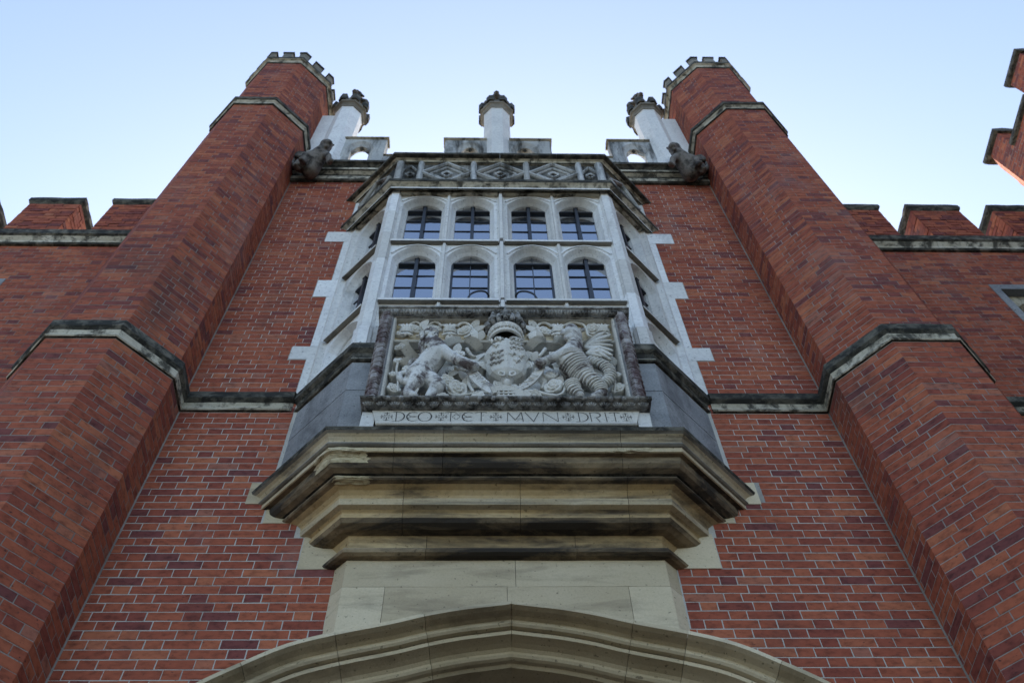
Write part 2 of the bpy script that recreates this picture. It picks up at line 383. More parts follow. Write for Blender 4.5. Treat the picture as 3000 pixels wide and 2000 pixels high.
# ------------------------------------------------------------------ archway
arch = empty('archway', (0, 0, 0)); arch.parent = gate
def arch_pt(i_side, n, Y):
    """offset curve: i index in AR (signed side)"""
    i, sx = i_side
    x, z = AR[i]; a = AR[max(i - 1, 0)]; b = AR[min(i + 1, len(AR) - 1)]
    tx, tz = b[0] - a[0], b[1] - a[1]; l = math.hypot(tx, tz); nx, nz = tz / l, -tx / l      # inward normal (down/left)
    if i == 0: nx = 0; nz = -1.0
    return (sx * max(x + nx * n, 0.0) if i else 0.0, Y, z + nz * n)
APROF = [(0.0, 0.03, 'apron_stone'), (0.0, -0.085, 'white_stone'), (0.016, -0.118, 'apron_stone'), (0.046, -0.120, 'apron_stone'), (0.054, -0.085, 'apron_stone'), (0.058, -0.03, 'apron_stone'), (0.066, -0.004, 'apron_stone'), (0.085, -0.012, 'apron_stone'), (0.10, -0.010, 'apron_stone'),
         (0.112, 0.004, 'apron_stone'), (0.113, 0.05, 'apron_stone'), (0.119, 0.058, 'apron_stone'), (0.121, 0.034, 'apron_stone'), (0.148, 0.036, 'apron_stone'), (0.152, 0.065, 'apron_stone'), (0.158, 0.10, 'apron_stone'), (0.168, 0.135, 'apron_stone'), (0.185, 0.155, 'apron_stone'), (0.200, 0.158, 'apron_stone'), (0.215, 0.170, 'apron_stone'), (0.222, 0.19, 'apron_stone'),
         (0.224, 0.22, 'apron_stone'), (0.24, 0.24, 'apron_stone'), (0.24, 0.80, 'apron_stone'), (0.02, 0.80, 'apron_stone')]
idx = [(i, -1) for i in range(len(AR) - 1, 0, -1)] + [(i, 1) for i in range(len(AR))]
def near(x): return min(range(len(idx)), key=lambda k: abs(idx[k][1] * AR[idx[k][0]][0] - x) + (0 if abs(x) < 2.2 else 0))
cutk = sorted(set([0, len(idx) - 1] + [near(x) for x in (-2.3, -2.05, -1.63, -1.10, -0.56, 0, 0.77, 1.10, 1.63, 2.05, 2.3)]))
for k0, k1 in zip(cutk, cutk[1:]):
    mb = MB(); rings = []
    for k in range(k0, k1 + 1):
        rings.append([Vector(arch_pt(idx[k], n_, y_)) for n_, y_, _ in APROF])
    # open the joint by a couple of millimetres
    for r_, o_ in ((0, 1), (-1, -2)):
        d = (rings[o_][0] - rings[r_][0]).normalized() * 0.0016
        rings[r_] = [p + d for p in rings[r_]]
    mb.loft(rings, [q[2] for q in APROF]); mb.build('voussoir', arch)
for sx in (-1, 1):
    for k in range(9):
        z0 = -H + k * 0.455; z1 = min(z0 + 0.452, 2.498)
        if z1 <= z0: break
        q = MB(); rings = []
        for z in (z0, z1): rings.append([(sx * (2.33 - n_), y_, z) for n_, y_, _ in APROF])
        q.loft(rings, [c[2] for c in APROF]); q.build('jamb_stone', arch)
# oak gate leaves deep in the arch
for k in range(18):
    x = -2.16 + k * 0.24; q = MB(); zt = 4.2
    q.box(x, x + 0.235, 0.60, 0.66, -H + 0.01, arch_half(3.0) + 1.2 if False else 4.3, 'oak'); q.build('gate_board', arch)
# apron: ashlar between arch and corbel
apron = empty('apron', (0, 0, 0)); apron.parent = gate
def worn(ring, amp):
    out = []
    for x, y, z in ring:
        k = noise.noise((x * 5.3 + 7, y * 5.3, z * 23)); c = noise.noise((x * 15, y * 15 + 3, z * 31)); chip_ = max(0.0, noise.noise((x * 9 + 31, y * 9, z * 3)) - 0.42) * 5
        out.append((x, y + amp * (k + 0.6 * c + 1.2 * chip_), z + amp * 0.7 * (c + chip_)))
    return out
def oriel_poly(b, sx): w_ = 1.043 + T8 * b; return w_
def oriel_ring(kind, prof):
    """kind: 'WL','CL',x,'CR','WR'"""
    out = []
    for b, z in prof:
        w_ = 1.043 + T8 * b
        if kind == 'WL': out.append((OX - (w_ + b + 0.05), 0.05, z))
        elif kind == 'WR': out.append((OX + (w_ + b + 0.05), 0.05, z))
        elif kind == 'CL': out.append((OX - w_, -b, z))
        elif kind == 'CR': out.append((OX + w_, -b, z))
        else: out.append((OX + kind, -b, z))
    return out
def oriel_course(name, parent, prof, mats, cuts=(), gap=0.0015, inner=0.0, skip_mid=False, wear=0.0028):
    """sweep a moulding round the oriel, cut into stones at the given x"""
    zt, zb = prof[-1][1], prof[0][1]
    pr = list(prof) + [(inner - 0.02, zt), (inner - 0.02, zb)]
    ms = (list(mats) if isinstance(mats, list) else [mats] * (len(prof) - 1)) + [mats[0] if isinstance(mats, list) else mats] * 3
    st = ['WL', 'CL'] + list(cuts) + ['CR', 'WR']; runs = [[]]
    for s in st:
        if isinstance(s, (int, float)): runs[-1].append(s - gap); runs.append([s + gap])
        else: runs[-1].append(s)
    if skip_mid: runs = [runs[0], runs[-1]]
    for r in runs:
        # worn edges: extra stations along the run, each nudged by a few millimetres
        R0 = [oriel_ring(s, pr) for s in r]; RR = [R0[0]]
        for p, q in zip(R0, R0[1:]):
            n_ = max(1, int((Vector(q[0]) - Vector(p[0])).length / 0.09))
            RR += [[tuple(Vector(u).lerp(Vector(v), k / n_)) for u, v in zip(p, q)] for k in range(1, n_ + 1)]
        mb = MB(); mb.loft([worn(rg, wear) for rg in RR], ms); mb.build(name, parent)
oriel_course('ashlar_block', apron, [(0.088, 4.645), (0.088, 4.888)], 'apron_stone', (0.06,))
def arch_z(x):
    x = abs(x)
    for (x0, z0), (x1, z1) in zip(AR, AR[1:]):
        if x0 <= x <= x1 and x1 > x0: return z0 + (z1 - z0) * (x - x0) / (x1 - x0)
    return AR[-1][1]
wA = 1.043 + T8 * 0.088
for xa, xb in ((-wA, -0.80), (-0.797, 0.0), (0.003, 0.80), (0.803, wA)):
    mb = MB(); ks = [xa + (xb - xa) * k / 8 for k in range(9)]
    loop = [(x + OX, arch_z(x + OX) - 0.025) for x in ks] + [(xb + OX, 4.642), (xa + OX, 4.642)]
    mb.loft([[(x, -0.088, z) for x, z in loop], [(x, 0.02, z) for x, z in loop]], 'apron_stone')
    mb.build('ashlar_block', apron)
for sx in (-1, 1):
    mb = MB(); pl = [(sx * wA + OX, -0.088), (sx * (wA + 0.138) + OX, 0.05), (sx * wA + OX, 0.05)]
    mb.loft([[(x, y, 4.215) for x, y in pl], [(x, y, 4.642) for x, y in pl]], 'apron_stone'); mb.build('ashlar_block', apron)

# ------------------------------------------------------------------ corbel courses under the oriel
ori = empty('oriel_window', (0, 0, 0)); ori.parent = gate
tag(ori, 'pale stone oriel window on moulded corbel courses with traceried parapet')
def cove(p, q, n=4, bulge=0.3):
    """points between p and q curving inwards (towards the wall) for a cavetto, outwards if bulge < 0"""
    out = []
    for k in range(1, n):
        t = k / n; out.append((p[0] + (q[0] - p[0]) * t - bulge * math.sin(math.pi * t) * abs(q[0] - p[0] + 1e-6) * 0.9 - (0.012 if bulge > 0 else -0.006) * math.sin(math.pi * t) * abs(bulge) * 2, p[1] + (q[1] - p[1]) * t))
    return out
t1 = [(0.085, 4.890), (0.125, 4.893), (0.150, 4.905), (0.158, 4.925), (0.150, 4.945), (0.115, 4.955), (0.10, 4.965)]
t1 += [(0.098, 5.05), (0.125, 5.10)]
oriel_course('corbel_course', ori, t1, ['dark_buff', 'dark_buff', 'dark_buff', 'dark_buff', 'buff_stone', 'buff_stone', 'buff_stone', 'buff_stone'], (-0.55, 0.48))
t2 = [(0.12, 5.095), (0.175, 5.100), (0.222, 5.118), (0.245, 5.145), (0.248, 5.170), (0.240, 5.19), (0.243, 5.20), (0.258, 5.213), (0.288, 5.221), (0.296, 5.224), (0.302, 5.278)]
t2 += [(0.300, 5.284), (0.305, 5.312), (0.328, 5.342), (0.366, 5.362), (0.396, 5.370), (0.408, 5.380), (0.409, 5.394), (0.395, 5.402)]
oriel_course('corbel_course', ori, t2, ['dark_buff', 'dark_buff', 'dark_buff', 'buff_stone', 'buff_stone', 'buff_stone', 'buff_stone', 'pale_buff', 'pale_buff', 'pale_buff', 'pale_buff', 'buff_stone', 'buff_stone', 'buff_stone', 'dark_buff', 'dark_buff', 'dark_buff', 'dark_buff'], (-0.72, 0.10, 0.86))  # underside of the roll gets its shade from the darker buff
t3 = [(0.36, 5.404), (0.420, 5.410), (0.458, 5.428), (0.482, 5.455), (0.490, 5.490), (0.492, 5.512), (0.524, 5.516), (0.534, 5.520), (0.536, 5.560), (0.530, 5.566), (0.546, 5.570), (0.560, 5.580), (0.558, 5.596), (0.545, 5.602)]
t3 += [(0.548, 5.622), (0.566, 5.650), (0.586, 5.666), (0.598, 5.674), (0.606, 5.678), (0.616, 5.708), (0.600, 5.716), (0.45, 5.74)]
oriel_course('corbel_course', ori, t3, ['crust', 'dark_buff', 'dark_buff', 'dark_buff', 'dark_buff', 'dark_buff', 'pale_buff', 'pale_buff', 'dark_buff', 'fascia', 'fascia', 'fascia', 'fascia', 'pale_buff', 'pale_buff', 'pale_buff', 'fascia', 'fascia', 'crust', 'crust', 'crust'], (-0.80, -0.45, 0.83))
# places where the moulding has broken away and shows fresh stone
def chip(prof, s0, s1, seed, name='broken_edge'):
    """prof: (b, z) run of the moulding; s: distance along the front from x=-w (negative runs down the left cant)"""
    mb = MB(); n, mm = 30, 8; P = []
    for i in range(n + 1):
        s = s0 + (s1 - s0) * i / n; row = []
        for j in range(mm + 1):
            t = j / mm * (len(prof) - 1); k = min(int(t), len(prof) - 2); f = t - k
            s = s0 + 0.07 * noise.noise((j * 0.8, seed, 1.0)) + (s1 - s0 + 0.09 * noise.noise((j * 0.9, seed, 5.0))) * i / n
            b = prof[k][0] * (1 - f) + prof[k + 1][0] * f; z = prof[k][1] * (1 - f) + prof[k + 1][1] * f
            edge = min(i / n, 1 - i / n, j / mm, 1 - j / mm)
            b -= 0.002 - 0.010 * min(1, edge * 7) + 0.012 * (noise.noise((s * 22 + seed, z * 30, b * 20)) + 0.1) * min(1, edge * 6)
            z += 0.008 * noise.noise((s * 17, j * 0.7, seed)) + (0.012 * noise.noise((s * 9, seed, 3.3)) if j in (0, mm) else 0)
            w_ = 1.043 + T8 * b
            if s >= 0: row.append((OX - w_ + s, -b, z))
            else: row.append((OX - w_ + s * 0.7071, -b - s * 0.7071, z))
        P.append(row)
    for i in range(n):
        for j in range(mm): mb.face([P[i][j], P[i + 1][j], P[i + 1][j + 1], P[i][j + 1]], 'fresh_stone')
    return mb.build(name, ori, fix=False)
chip([(0.484, 5.455), (0.492, 5.49), (0.51, 5.512), (0.534, 5.518), (0.538, 5.560)], -0.16, 0.27, 1.0)
chip([(0.366, 5.360), (0.396, 5.368), (0.409, 5.380), (0.410, 5.395)], 0.0, 0.24, 4.0)
chip([(0.528, 5.515), (0.536, 5.520), (0.538, 5.560)], 2.02, 2.30, 9.0)
# plain block course behind the carved panel
oriel_course('block_stone', ori, [(0.498, 5.741), (0.498, 6.36)], 'grey_stone', (-1.055, 1.045), skip_mid=True)
oriel_course('block_stone', ori, [(0.500, 6.364), (0.500, 6.772)], 'grey_stone', (-1.06, 1.05), skip_mid=True)
# sill string course
SP = [(0.47, 6.774), (0.520, 6.778), (0.530, 6.792), (0.524, 6.806), (0.512, 6.815), (0.510, 6.85), (0.520, 6.89), (0.545, 6.915), (0.553, 6.925), (0.555, 7.000), (0.545, 7.022), (0.48, 7.06)]
SM = ['crust', 'crust', 'crust_pale', 'crust', 'crust', 'crust', 'crust', 'crust', 'crust', 'crust', 'crust']
oriel_course('string_course', ori, SP, SM, (-1.075, 1.06), skip_mid=True)
# cornice and parapet
oriel_course('cornice', ori, [(0.40, 10.62), (0.500, 10.61), (0.545, 10.530), (0.560, 10.528), (0.552, 10.545), (0.556, 10.575), (0.578, 10.605), (0.604, 10.625), (0.612, 10.635), (0.614, 10.692), (0.600, 10.706), (0.50, 10.74)],
             ['crust_pale', 'crust_pale', 'crust', 'crust', 'white_stone', 'crust_pale', 'crust_pale', 'crust', 'crust', 'crust', 'crust'], (-0.5, 0.05, 0.7))
oriel_course('parapet_wall', ori, [(0.520, 10.741), (0.520, 11.41)], 'parapet_dark', (-0.32, 0.32), inner=0.42)
oriel_course('coping', ori, [(0.40, 11.411), (0.540, 11.414), (0.556, 11.425), (0.566, 11.455), (0.590, 11.468), (0.628, 11.474), (0.640, 11.482), (0.642, 11.525), (0.60, 11.55), (0.40, 11.56)],
             ['crust_pale', 'crust', 'crust_pale', 'crust_pale', 'crust', 'crust', 'crust', 'crust', 'crust'], (-0.7, 0.0, 0.7), inner=0.36)

# face frames: map (s along, z, d inwards) on the three oriel faces
def front_map(b0):
    return lambda s, z, d: (OX + s, -(b0 - d), z)
def cant_map(b0, sx):
    w_ = 1.043 + T8 * b0; c = 0.70711
    # s = 0 at the front corner, running towards the wall; normal points out at 45 degrees
    return lambda s, z, d: (OX + sx * (w_ + s * c - d * c), -b0 + s * c + d * c, z)
def strut(mb, fm, s0, z0, s1, z1, wd, d0, d1, mat):
    """a flat rib between two points of a face, standing from depth d1 out to d0"""
    l = math.hypot(s1 - s0, z1 - z0); nx, nz = -(z1 - z0) / l * wd / 2, (s1 - s0) / l * wd / 2
    c = [(s0 + nx, z0 + nz), (s1 + nx, z1 + nz), (s1 - nx, z1 - nz), (s0 - nx, z0 - nz)]
    k = 0.45
    c2 = [(s0 + nx * k, z0 + nz * k), (s1 + nx * k, z1 + nz * k), (s1 - nx * k, z1 - nz * k), (s0 - nx * k, z0 - nz * k)]
    mb.loft([[fm(a, b, d1) for a, b in c], [fm(a, b, (d0 + d1) / 2) for a, b in c], [fm(a, b, d0) for a, b in c2]], mat)
# tracery on the parapet: lozenges round a foil, the shade of its hole painted dark
PZ0, PZ1 = 10.765, 11.395; PZM = (PZ0 + PZ1) / 2
def foil(mb, fm, s, z, r):
    pts = []
    for k in range(32):
        t = 2 * math.pi * k / 32; rr = r * (1 + 0.28 * abs(math.cos(2 * t)))
        pts.append((s + rr * math.cos(t), z + rr * 1.25 * math.sin(t)))
    pin = [(s + (a - s) * 0.62, z + (b - z) * 0.62) for a, b in pts]
    mb.loft([[fm(a, b, -0.001) for a, b in pts], [fm(a, b, -0.028) for a, b in pts], [fm(a, b, -0.020) for a, b in pin], [fm(a, b, -0.002) for a, b in pin]], 'parapet_stone', caps=False)
    mb.face([fm(a, b, -0.003) for a, b in pin], 'dark')  # not pierced: a dark face stands in for shade in the hole
fmP = front_map(0.520)
for s in (-0.645, 0.0, 0.645):
    mb = MB()
    for a, b in (((s - 0.30, PZM), (s, PZ1)), ((s, PZ1), (s + 0.30, PZM)), ((s + 0.30, PZM), (s, PZ0)), ((s, PZ0), (s - 0.30, PZM))):
        strut(mb, fmP, *a, *b, 0.045, -0.045, 0.001, 'parapet_stone')
    for a, b in (((s - 0.20, PZM), (s, PZ1 - 0.10)), ((s, PZ1 - 0.10), (s + 0.20, PZM)), ((s + 0.20, PZM), (s, PZ0 + 0.10)), ((s, PZ0 + 0.10), (s - 0.20, PZM))):
        strut(mb, fmP, *a, *b, 0.03, -0.022, 0.001, 'parapet_stone')
    foil(mb, fmP, s, PZM - 0.02, 0.055); mb.build('lozenge_tracery', ori)
for s in (-1.09, 1.09):
    mb = MB(); foil(mb, fmP, s, PZM - 0.05, 0.045)
    strut(mb, fmP, s - 0.12, PZM, s, PZ1 - 0.08, 0.035, -0.03, 0.001, 'parapet_stone'); strut(mb, fmP, s, PZ1 - 0.08, s + 0.12, PZM, 0.035, -0.03, 0.001, 'parapet_stone')
    mb.build('lozenge_tracery', ori)
for s in (-0.968, -0.322, 0.322, 0.968, -1.22, 1.22):
    mb = MB(); strut(mb, fmP, s, PZ0 - 0.015, s, PZ1 + 0.01, 0.075 if abs(s) < 1 else 0.10, -0.055, 0.001, 'parapet_stone'); mb.build('parapet_pilaster', ori)
for sx in (-1, 1):
    fm = cant_map(0.520, sx)
    for s in (0.36,):
        mb = MB()
        for a, b in (((s - 0.28, PZM), (s, PZ1)), ((s, PZ1), (s + 0.28, PZM)), ((s + 0.28, PZM), (s, PZ0)), ((s, PZ0), (s - 0.28, PZM))):
            strut(mb, fm, *a, *b, 0.045, -0.045, 0.001, 'parapet_stone')
        foil(mb, fm, s, PZM - 0.02, 0.055); mb.build('lozenge_tracery', ori)

# ------------------------------------------------------------------ window stonework
def arch_loop(c, hw, z0, zs, za, n=7):
    L = [(c - hw, z0), (c - hw, zs)]
    f = lambda u: 0.80 * (1 - (1 - u) ** 2.8) + 0.20 * u
    L += [(c - hw + hw * k / n, zs + (za - zs) * f(k / n)) for k in range(1, n + 1)]
    L += [(c + hw - hw * k / n, zs + (za - zs) * f(k / n)) for k in range(n - 1, 0, -1)]
    L += [(c + hw, zs), (c + hw, z0)]
    return L
def plate(mb, fm, rect, loop, d, mat):
    """flat face with a hole"""
    bm = bmesh.new(); x0, x1, z0, z1 = rect
    es = []
    for L in ([(x0, z0), (x1, z0), (x1, z1), (x0, z1)], loop):
        vs = [bm.verts.new((a, b, 0)) for a, b in L]
        es += [bm.edges.new((vs[i], vs[(i + 1) % len(vs)])) for i in range(len(vs))]
    r = bmesh.ops.triangle_fill(bm, edges=es, use_beauty=True)
    for f in bm.faces: mb.face([fm(v.co.x, v.co.y, d) for v in f.verts], mat)
    bm.free()
def light_cell(fm, rect, c, outer, inner, d0, d1, d2, mat, name, parent, back=None):
    """rect cell with an arched light: outer/inner = (hw, z0, zs, za)"""
    mb = MB(); A = arch_loop(c, *outer); B = arch_loop(c, *inner)
    plate(mb, fm, rect, A, d0, mat)
    x0, x1, z0, z1 = rect
    k = 0.82; Mid = [(a + (p - a) * 0.5, b + (q - b) * 0.5) for (a, b), (p, q) in zip(A, B)]
    mb.loft([[fm(a, b, d0) for a, b in A], [fm(a, b, d0 + (d1 - d0) * 0.62) for a, b in Mid], [fm(a, b, d1) for a, b in B], [fm(a, b, d2) for a, b in B]], mat, caps=False)
    if back is not None:
        plate(mb, fm, rect, B, d2, mat)
        mb.loft([[fm(a, b, d0) for a, b in ((x0, z0), (x1, z0), (x1, z1), (x0, z1))], [fm(a, b, d2) for a, b in ((x0, z0), (x1, z0), (x1, z1), (x0, z1))]], mat, caps=False)
    return mb.build(name, parent, fix=True)
TB0, TB1, TC0, TC1 = 7.93, 9.195, 9.275, 10.54
def glazing(fm, c, hw, z0, zs, za, d, heavy, rows, pane_parent):
    """leaded panes, cames and the iron bars of one light"""
    top = za + 0.0; zl = [z0 + (zs + 0.02 - z0) * k / rows for k in range(rows + 1)] + [za + 0.01]
    for sxx in (-1, 1):
        for a, b in zip(zl, zl[1:]):
            s0, s1 = sorted((c, c + sxx * hw)); tx, tz = random.uniform(-0.0012, 0.0012), random.uniform(-0.0016, 0.0016)
            mb = MB(); mb.face([fm(s0 + 0.003, a + 0.003, d - tx - tz), fm(s1 - 0.003, a + 0.003, d + tx - tz), fm(s1 - 0.003, b - 0.003, d + tx + tz), fm(s0 + 0.003, b - 0.003, d - tx + tz)], 'glass')
            mb.build('pane', pane_parent, fix=False)
    mb = MB()
    def bar(s0, s1, a, b, e0, e1, mat): mb.loft([[fm(p, q, e1) for p, q in ((s0, a), (s1, a), (s1, b), (s0, b))], [fm(p, q, e0) for p, q in ((s0, a), (s1, a), (s1, b), (s0, b))]], mat)
    for z in zl[1:-2]: bar(c - hw, c + hw, z - 0.004, z + 0.004, d - 0.010, d + 0.006, 'lead')
    bar(c - 0.0045, c + 0.0045, z0, za, d - 0.011, d + 0.006, 'lead')
    bar(c - hw, c + hw, zs - 0.008, zs + 0.020, d - 0.030, d + 0.004, 'iron')
    if heavy:
        bar(c - 0.017, c + 0.017, z0, zs + 0.06, d - 0.055, d - 0.012, 'iron')
        mb.loft([[fm(p, zs + 0.06, e) for p, e in ((c - 0.026, d - 0.062), (c + 0.026, d - 0.062), (c + 0.026, d - 0.01), (c - 0.026, d - 0.01))], [fm(p, zs + 0.10, e) for p, e in ((c - 0.004, d - 0.04), (c + 0.004, d - 0.04), (c + 0.004, d - 0.03), (c - 0.004, d - 0.03))]], 'iron')
    else:
        for s in (c - hw, c + hw - 0.022): bar(s, s + 0.022, z0, zs, d - 0.026, d + 0.004, 'iron')
    mb.build('glazing_bars', pane_parent)
fmW = front_map(0.50); cells = [(-1.155, -0.595, -0.868), (-0.595, -0.035, -0.318), (0.035, 0.595, 0.318), (0.595, 1.155, 0.868)]
GD = 0.165
for (x0, x1, c) in cells:
    light_cell(fmW, (x0, x1, 7.04, TB0 - 0.04), c, (0.225, 7.06, 7.68, 7.86), (0.185, 7.06, 7.66, 7.83), 0.05, 0.13, 0.15, 'white_stone', 'blind_tracery', ori)
    q = MB(); q.face([fmW(a, b, 0.148) for a, b in ((x0, 7.04), (x1, 7.04), (x1, TB0 - 0.04), (x0, TB0 - 0.04))], 'white_stone'); q.build('blind_panel', ori)
    light_cell(fmW, (x0, x1, TB0, TB1), c, (0.245, TB0 + 0.0005, 8.90, 9.165), (0.196, TB0 + 0.0005, 8.90, 9.12), 0.05, 0.135, 0.175, 'white_stone', 'window_tracery', ori)
    light_cell(fmW, (x0, x1, TC0, TC1), c, (0.245, TC0 + 0.0005, 10.30, 10.515), (0.196, TC0 + 0.0005, 10.30, 10.485), 0.05, 0.135, 0.175, 'white_stone', 'window_tracery', ori)
    glazing(fmW, c, 0.197, TB0, 8.93, 9.13, GD, abs(c) > 0.5, 4, ori)
    glazing(fmW, c, 0.197, TC0, 10.31, 10.495, GD, True, 4, ori)
    # relieving rib above each light
    for za, zs in ((9.185, 8.99), (10.53, 10.39)):
        mb = MB(); L = [p for p in arch_loop(c, 0.268, 0, zs, za, 7)][1:-1]; Li = [(c + (a - c) * 0.94, b - 0.014) for a, b in L]
        rg = [[fmW(a, b, 0.052), fmW(a, b, 0.034), fmW(p, q2, 0.034), fmW(p, q2, 0.052)] for (a, b), (p, q2) in zip(L, Li)]
        mb.loft(rg, 'white_stone')
        mb.build('arch_rib', ori)
for s, wd, d in ((-0.595, 0.05, 0.022), (0.595, 0.05, 0.022), (0.0, 0.066, -0.002)):
    mb = MB()
    for a, b in ((7.48, TB0 - 0.042), (TB0 + 0.001, TB1 - 0.001), (TC0 + 0.001, TC1 - 0.001)):
        h = wd / 2
        mb.loft([[fmW(p, z, e) for p, e in ((s - h * 1.7, 0.06), (s - h * 1.3, 0.048), (s - h * 0.7, 0.04), (s - h * 0.5, d), (s + h * 0.5, d), (s + h * 0.7, 0.04), (s + h * 1.3, 0.048), (s + h * 1.7, 0.06))] for z in (a, b)], 'white_stone')
    mb.build('mullion', ori)
for z0, z1 in ((TB1, TC0), (TB0 - 0.05, TB0)):
    for x0, x1 in ((-1.155, -0.034), (0.034, 1.155)):
        mb = MB()
        mb.loft([[fmW(s, z, e) for z, e in ((z0 + 0.010, 0.16), (z0 + 0.010, 0.06), (z0 + 0.001, -0.002), (z0 + 0.034, -0.004), (z1 - 0.001, 0.05), (z1 - 0.001, 0.16))] for s in (x0, x1)], ['crust_pale', 'fascia', 'white_stone', 'white_stone', 'white_stone', 'white_stone']); mb.build('transom', ori)  # transom underside in darker stone, its shade put into the colour
for x0, x1 in ((-1.155, -0.034), (0.034, 1.155)):
    mb = MB(); mb.loft([[fmW(s, z, e) for z, e in ((TC1, 0.06), (TC1, 0.0), (TC1 + 0.075, 0.0), (TC1 + 0.075, 0.06))] for s in (x0, x1)], 'crust_pale'); mb.build('dripstone', ori)
# cants: one light wide
for sx in (-1, 1):
    fm = cant_map(0.50, sx); c = 0.355
    rect = lambda a, b: (0.09, 0.625, a, b)
    light_cell(fm, rect(7.04, TB0 - 0.04), c, (0.225, 7.06, 7.68, 7.86), (0.18, 7.06, 7.66, 7.83), 0.05, 0.13, 0.15, 'white_stone', 'blind_tracery', ori)
    q = MB(); q.face([fm(a, b, 0.148) for a, b in ((0.09, 7.04), (0.625, 7.04), (0.625, TB0 - 0.04), (0.09, TB0 - 0.04))], 'white_stone'); q.build('blind_panel', ori)
    light_cell(fm, rect(TB0, TB1), c, (0.225, TB0 + 0.0005, 8.90, 9.16), (0.172, TB0 + 0.0005, 8.90, 9.12), 0.05, 0.135, 0.175, 'white_stone', 'window_tracery', ori)
    light_cell(fm, rect(TC0, TC1), c, (0.225, TC0 + 0.0005, 10.30, 10.515), (0.172, TC0 + 0.0005, 10.30, 10.485), 0.05, 0.135, 0.175, 'white_stone', 'window_tracery', ori)
    glazing(fm, c, 0.173, TB0, 8.93, 9.13, GD, True, 4, ori); glazing(fm, c, 0.173, TC0, 10.31, 10.495, GD, True, 4, ori)
    for z0, z1 in ((TB1, TC0), (TB0 - 0.05, TB0)):
        mb = MB(); mb.loft([[fm(s, z, e) for z, e in ((z0 + 0.010, 0.16), (z0 + 0.010, 0.06), (z0 + 0.001, -0.002), (z0 + 0.034, -0.004), (z1 - 0.001, 0.05), (z1 - 0.001, 0.16))] for s in (0.088, 0.627)], ['crust_pale', 'fascia', 'white_stone', 'white_stone', 'white_stone', 'white_stone']); mb.build('transom', ori)  # same shade-dark underside on the cant transoms
    mb = MB(); mb.loft([[fm(s, z, e) for z, e in ((TC1, 0.06), (TC1, 0.0), (TC1 + 0.075, 0.0), (TC1 + 0.075, 0.06))] for s in (0.088, 0.627)], 'crust_pale'); mb.build('dripstone', ori)
    # corner pilaster in stones, with a stouter foot, and the wall jamb
    wF = 1.043 + T8 * 0.50; k = 0.70711
    def post(z0, z1, g, mat='white_stone'):
        b_ = 0.50 + g; w_ = 1.043 + T8 * b_
        pl = [(1.150 - g * 0.2, -b_ + 0.22), (1.150 - g * 0.2, -b_ + 0.04), (1.166, -b_ + 0.018), (1.170, -b_), (w_, -b_), (w_ + 0.075 * k, -b_ + 0.075 * k), (w_ + 0.10 * k - 0.02 * k, -b_ + 0.10 * k + 0.02 * k), (w_ + 0.095 * k - 0.16 * k, -b_ + 0.095 * k + 0.16 * k)]
        mb = MB(); mb.loft([[(OX + sx * x, y, z) for x, y in pl] for z in (z0, z1)], mat); mb.build('corner_post', ori)
    zz = [7.062, 7.36, 8.05, 8.78, 9.42, 10.0, 10.605]
    for a, b in zip(zz, zz[1:]): post(a + 0.001, b - 0.001, 0.02 if a < 7.1 else 0.0)
    for a, b in ((7.04, 7.9), (7.903, 9.23), (9.233, 10.605)):
        mb = MB(); mb.loft([[fm(s, z, d) for s, d in ((0.622, 0.16), (0.622, 0.052), (0.645, 0.03), (0.66, 0.0), (0.78, 0.0), (0.78, 0.16))] for z in (a, b)], 'white_stone'); mb.build('wall_jamb', ori)
# dark lining so the oriel is solid behind the glass
mb = MB(); 
for z in (7.0, 10.6): pass
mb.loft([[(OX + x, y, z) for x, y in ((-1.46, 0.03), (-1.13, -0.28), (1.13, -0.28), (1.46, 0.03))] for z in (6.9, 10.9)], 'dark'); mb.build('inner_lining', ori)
# casement stays
for sx in (-1, 1):
    mb = MB(); cx = 0.318 * sx
    pts = [(OX + cx - sx * 0.195, -0.345, 8.23), (OX + cx - sx * 0.16, -0.40, 8.235), (OX + cx - sx * 0.09, -0.42, 8.215), (OX + cx - sx * 0.02, -0.43, 8.14), (OX + cx + sx * 0.01, -0.43, 8.04)]
    mb.tube([tuple(p) + (0.010,) for p in catmull(pts, 5)], 'iron'); mb.build('casement_stay', ori, smooth=True)

# ------------------------------------------------------------------ string course, cornice and parapet of the gatehouse wall
def straight(name, parent, prof, x0, x1, mats, Y=0.0):
    """prof: (projection, z); runs along x in the plane y = Y"""
    pr = list(prof) + [(-0.05, prof[-1][1]), (-0.05, prof[0][1])]
    ms = (list(mats) if isinstance(mats, list) else [mats] * (len(prof) - 1)) + [mats[0] if isinstance(mats, list) else mats] * 3
    n_ = max(1, int((x1 - x0) / 0.08)); mb = MB(); mb.loft([worn([(x0 + (x1 - x0) * k / n_, Y - b, z) for b, z in pr], 0.0045) for k in range(n_ + 1)], ms); return mb.build(name, parent)
WSP = [(0.0, 6.772), (0.022, 6.778), (0.032, 6.792), (0.026, 6.806), (0.012, 6.815), (0.012, 6.85), (0.020, 6.89), (0.047, 6.915), (0.055, 6.925), (0.057, 7.0), (0.047, 7.022), (0.0, 7.06)]
WSM = ['crust', 'crust_pale', 'crust_pale', 'crust_pale', 'crust_pale', 'crust_pale', 'crust', 'crust', 'crust', 'crust', 'crust']
straight('string_course', gate, WSP, -2.81, OX - 1.80, WSM); straight('string_course', gate, WSP, OX + 1.80, 2.81, WSM)
CP = [(0.0, 12.13), (0.03, 12.135), (0.05, 12.16), (0.055, 12.24), (0.03, 12.26), (0.05, 12.31), (0.09, 12.345), (0.11, 12.355), (0.115, 12.40), (0.09, 12.42), (0.10, 12.45), (0.14, 12.485), (0.165, 12.495), (0.17, 12.55), (0.05, 12.62)]
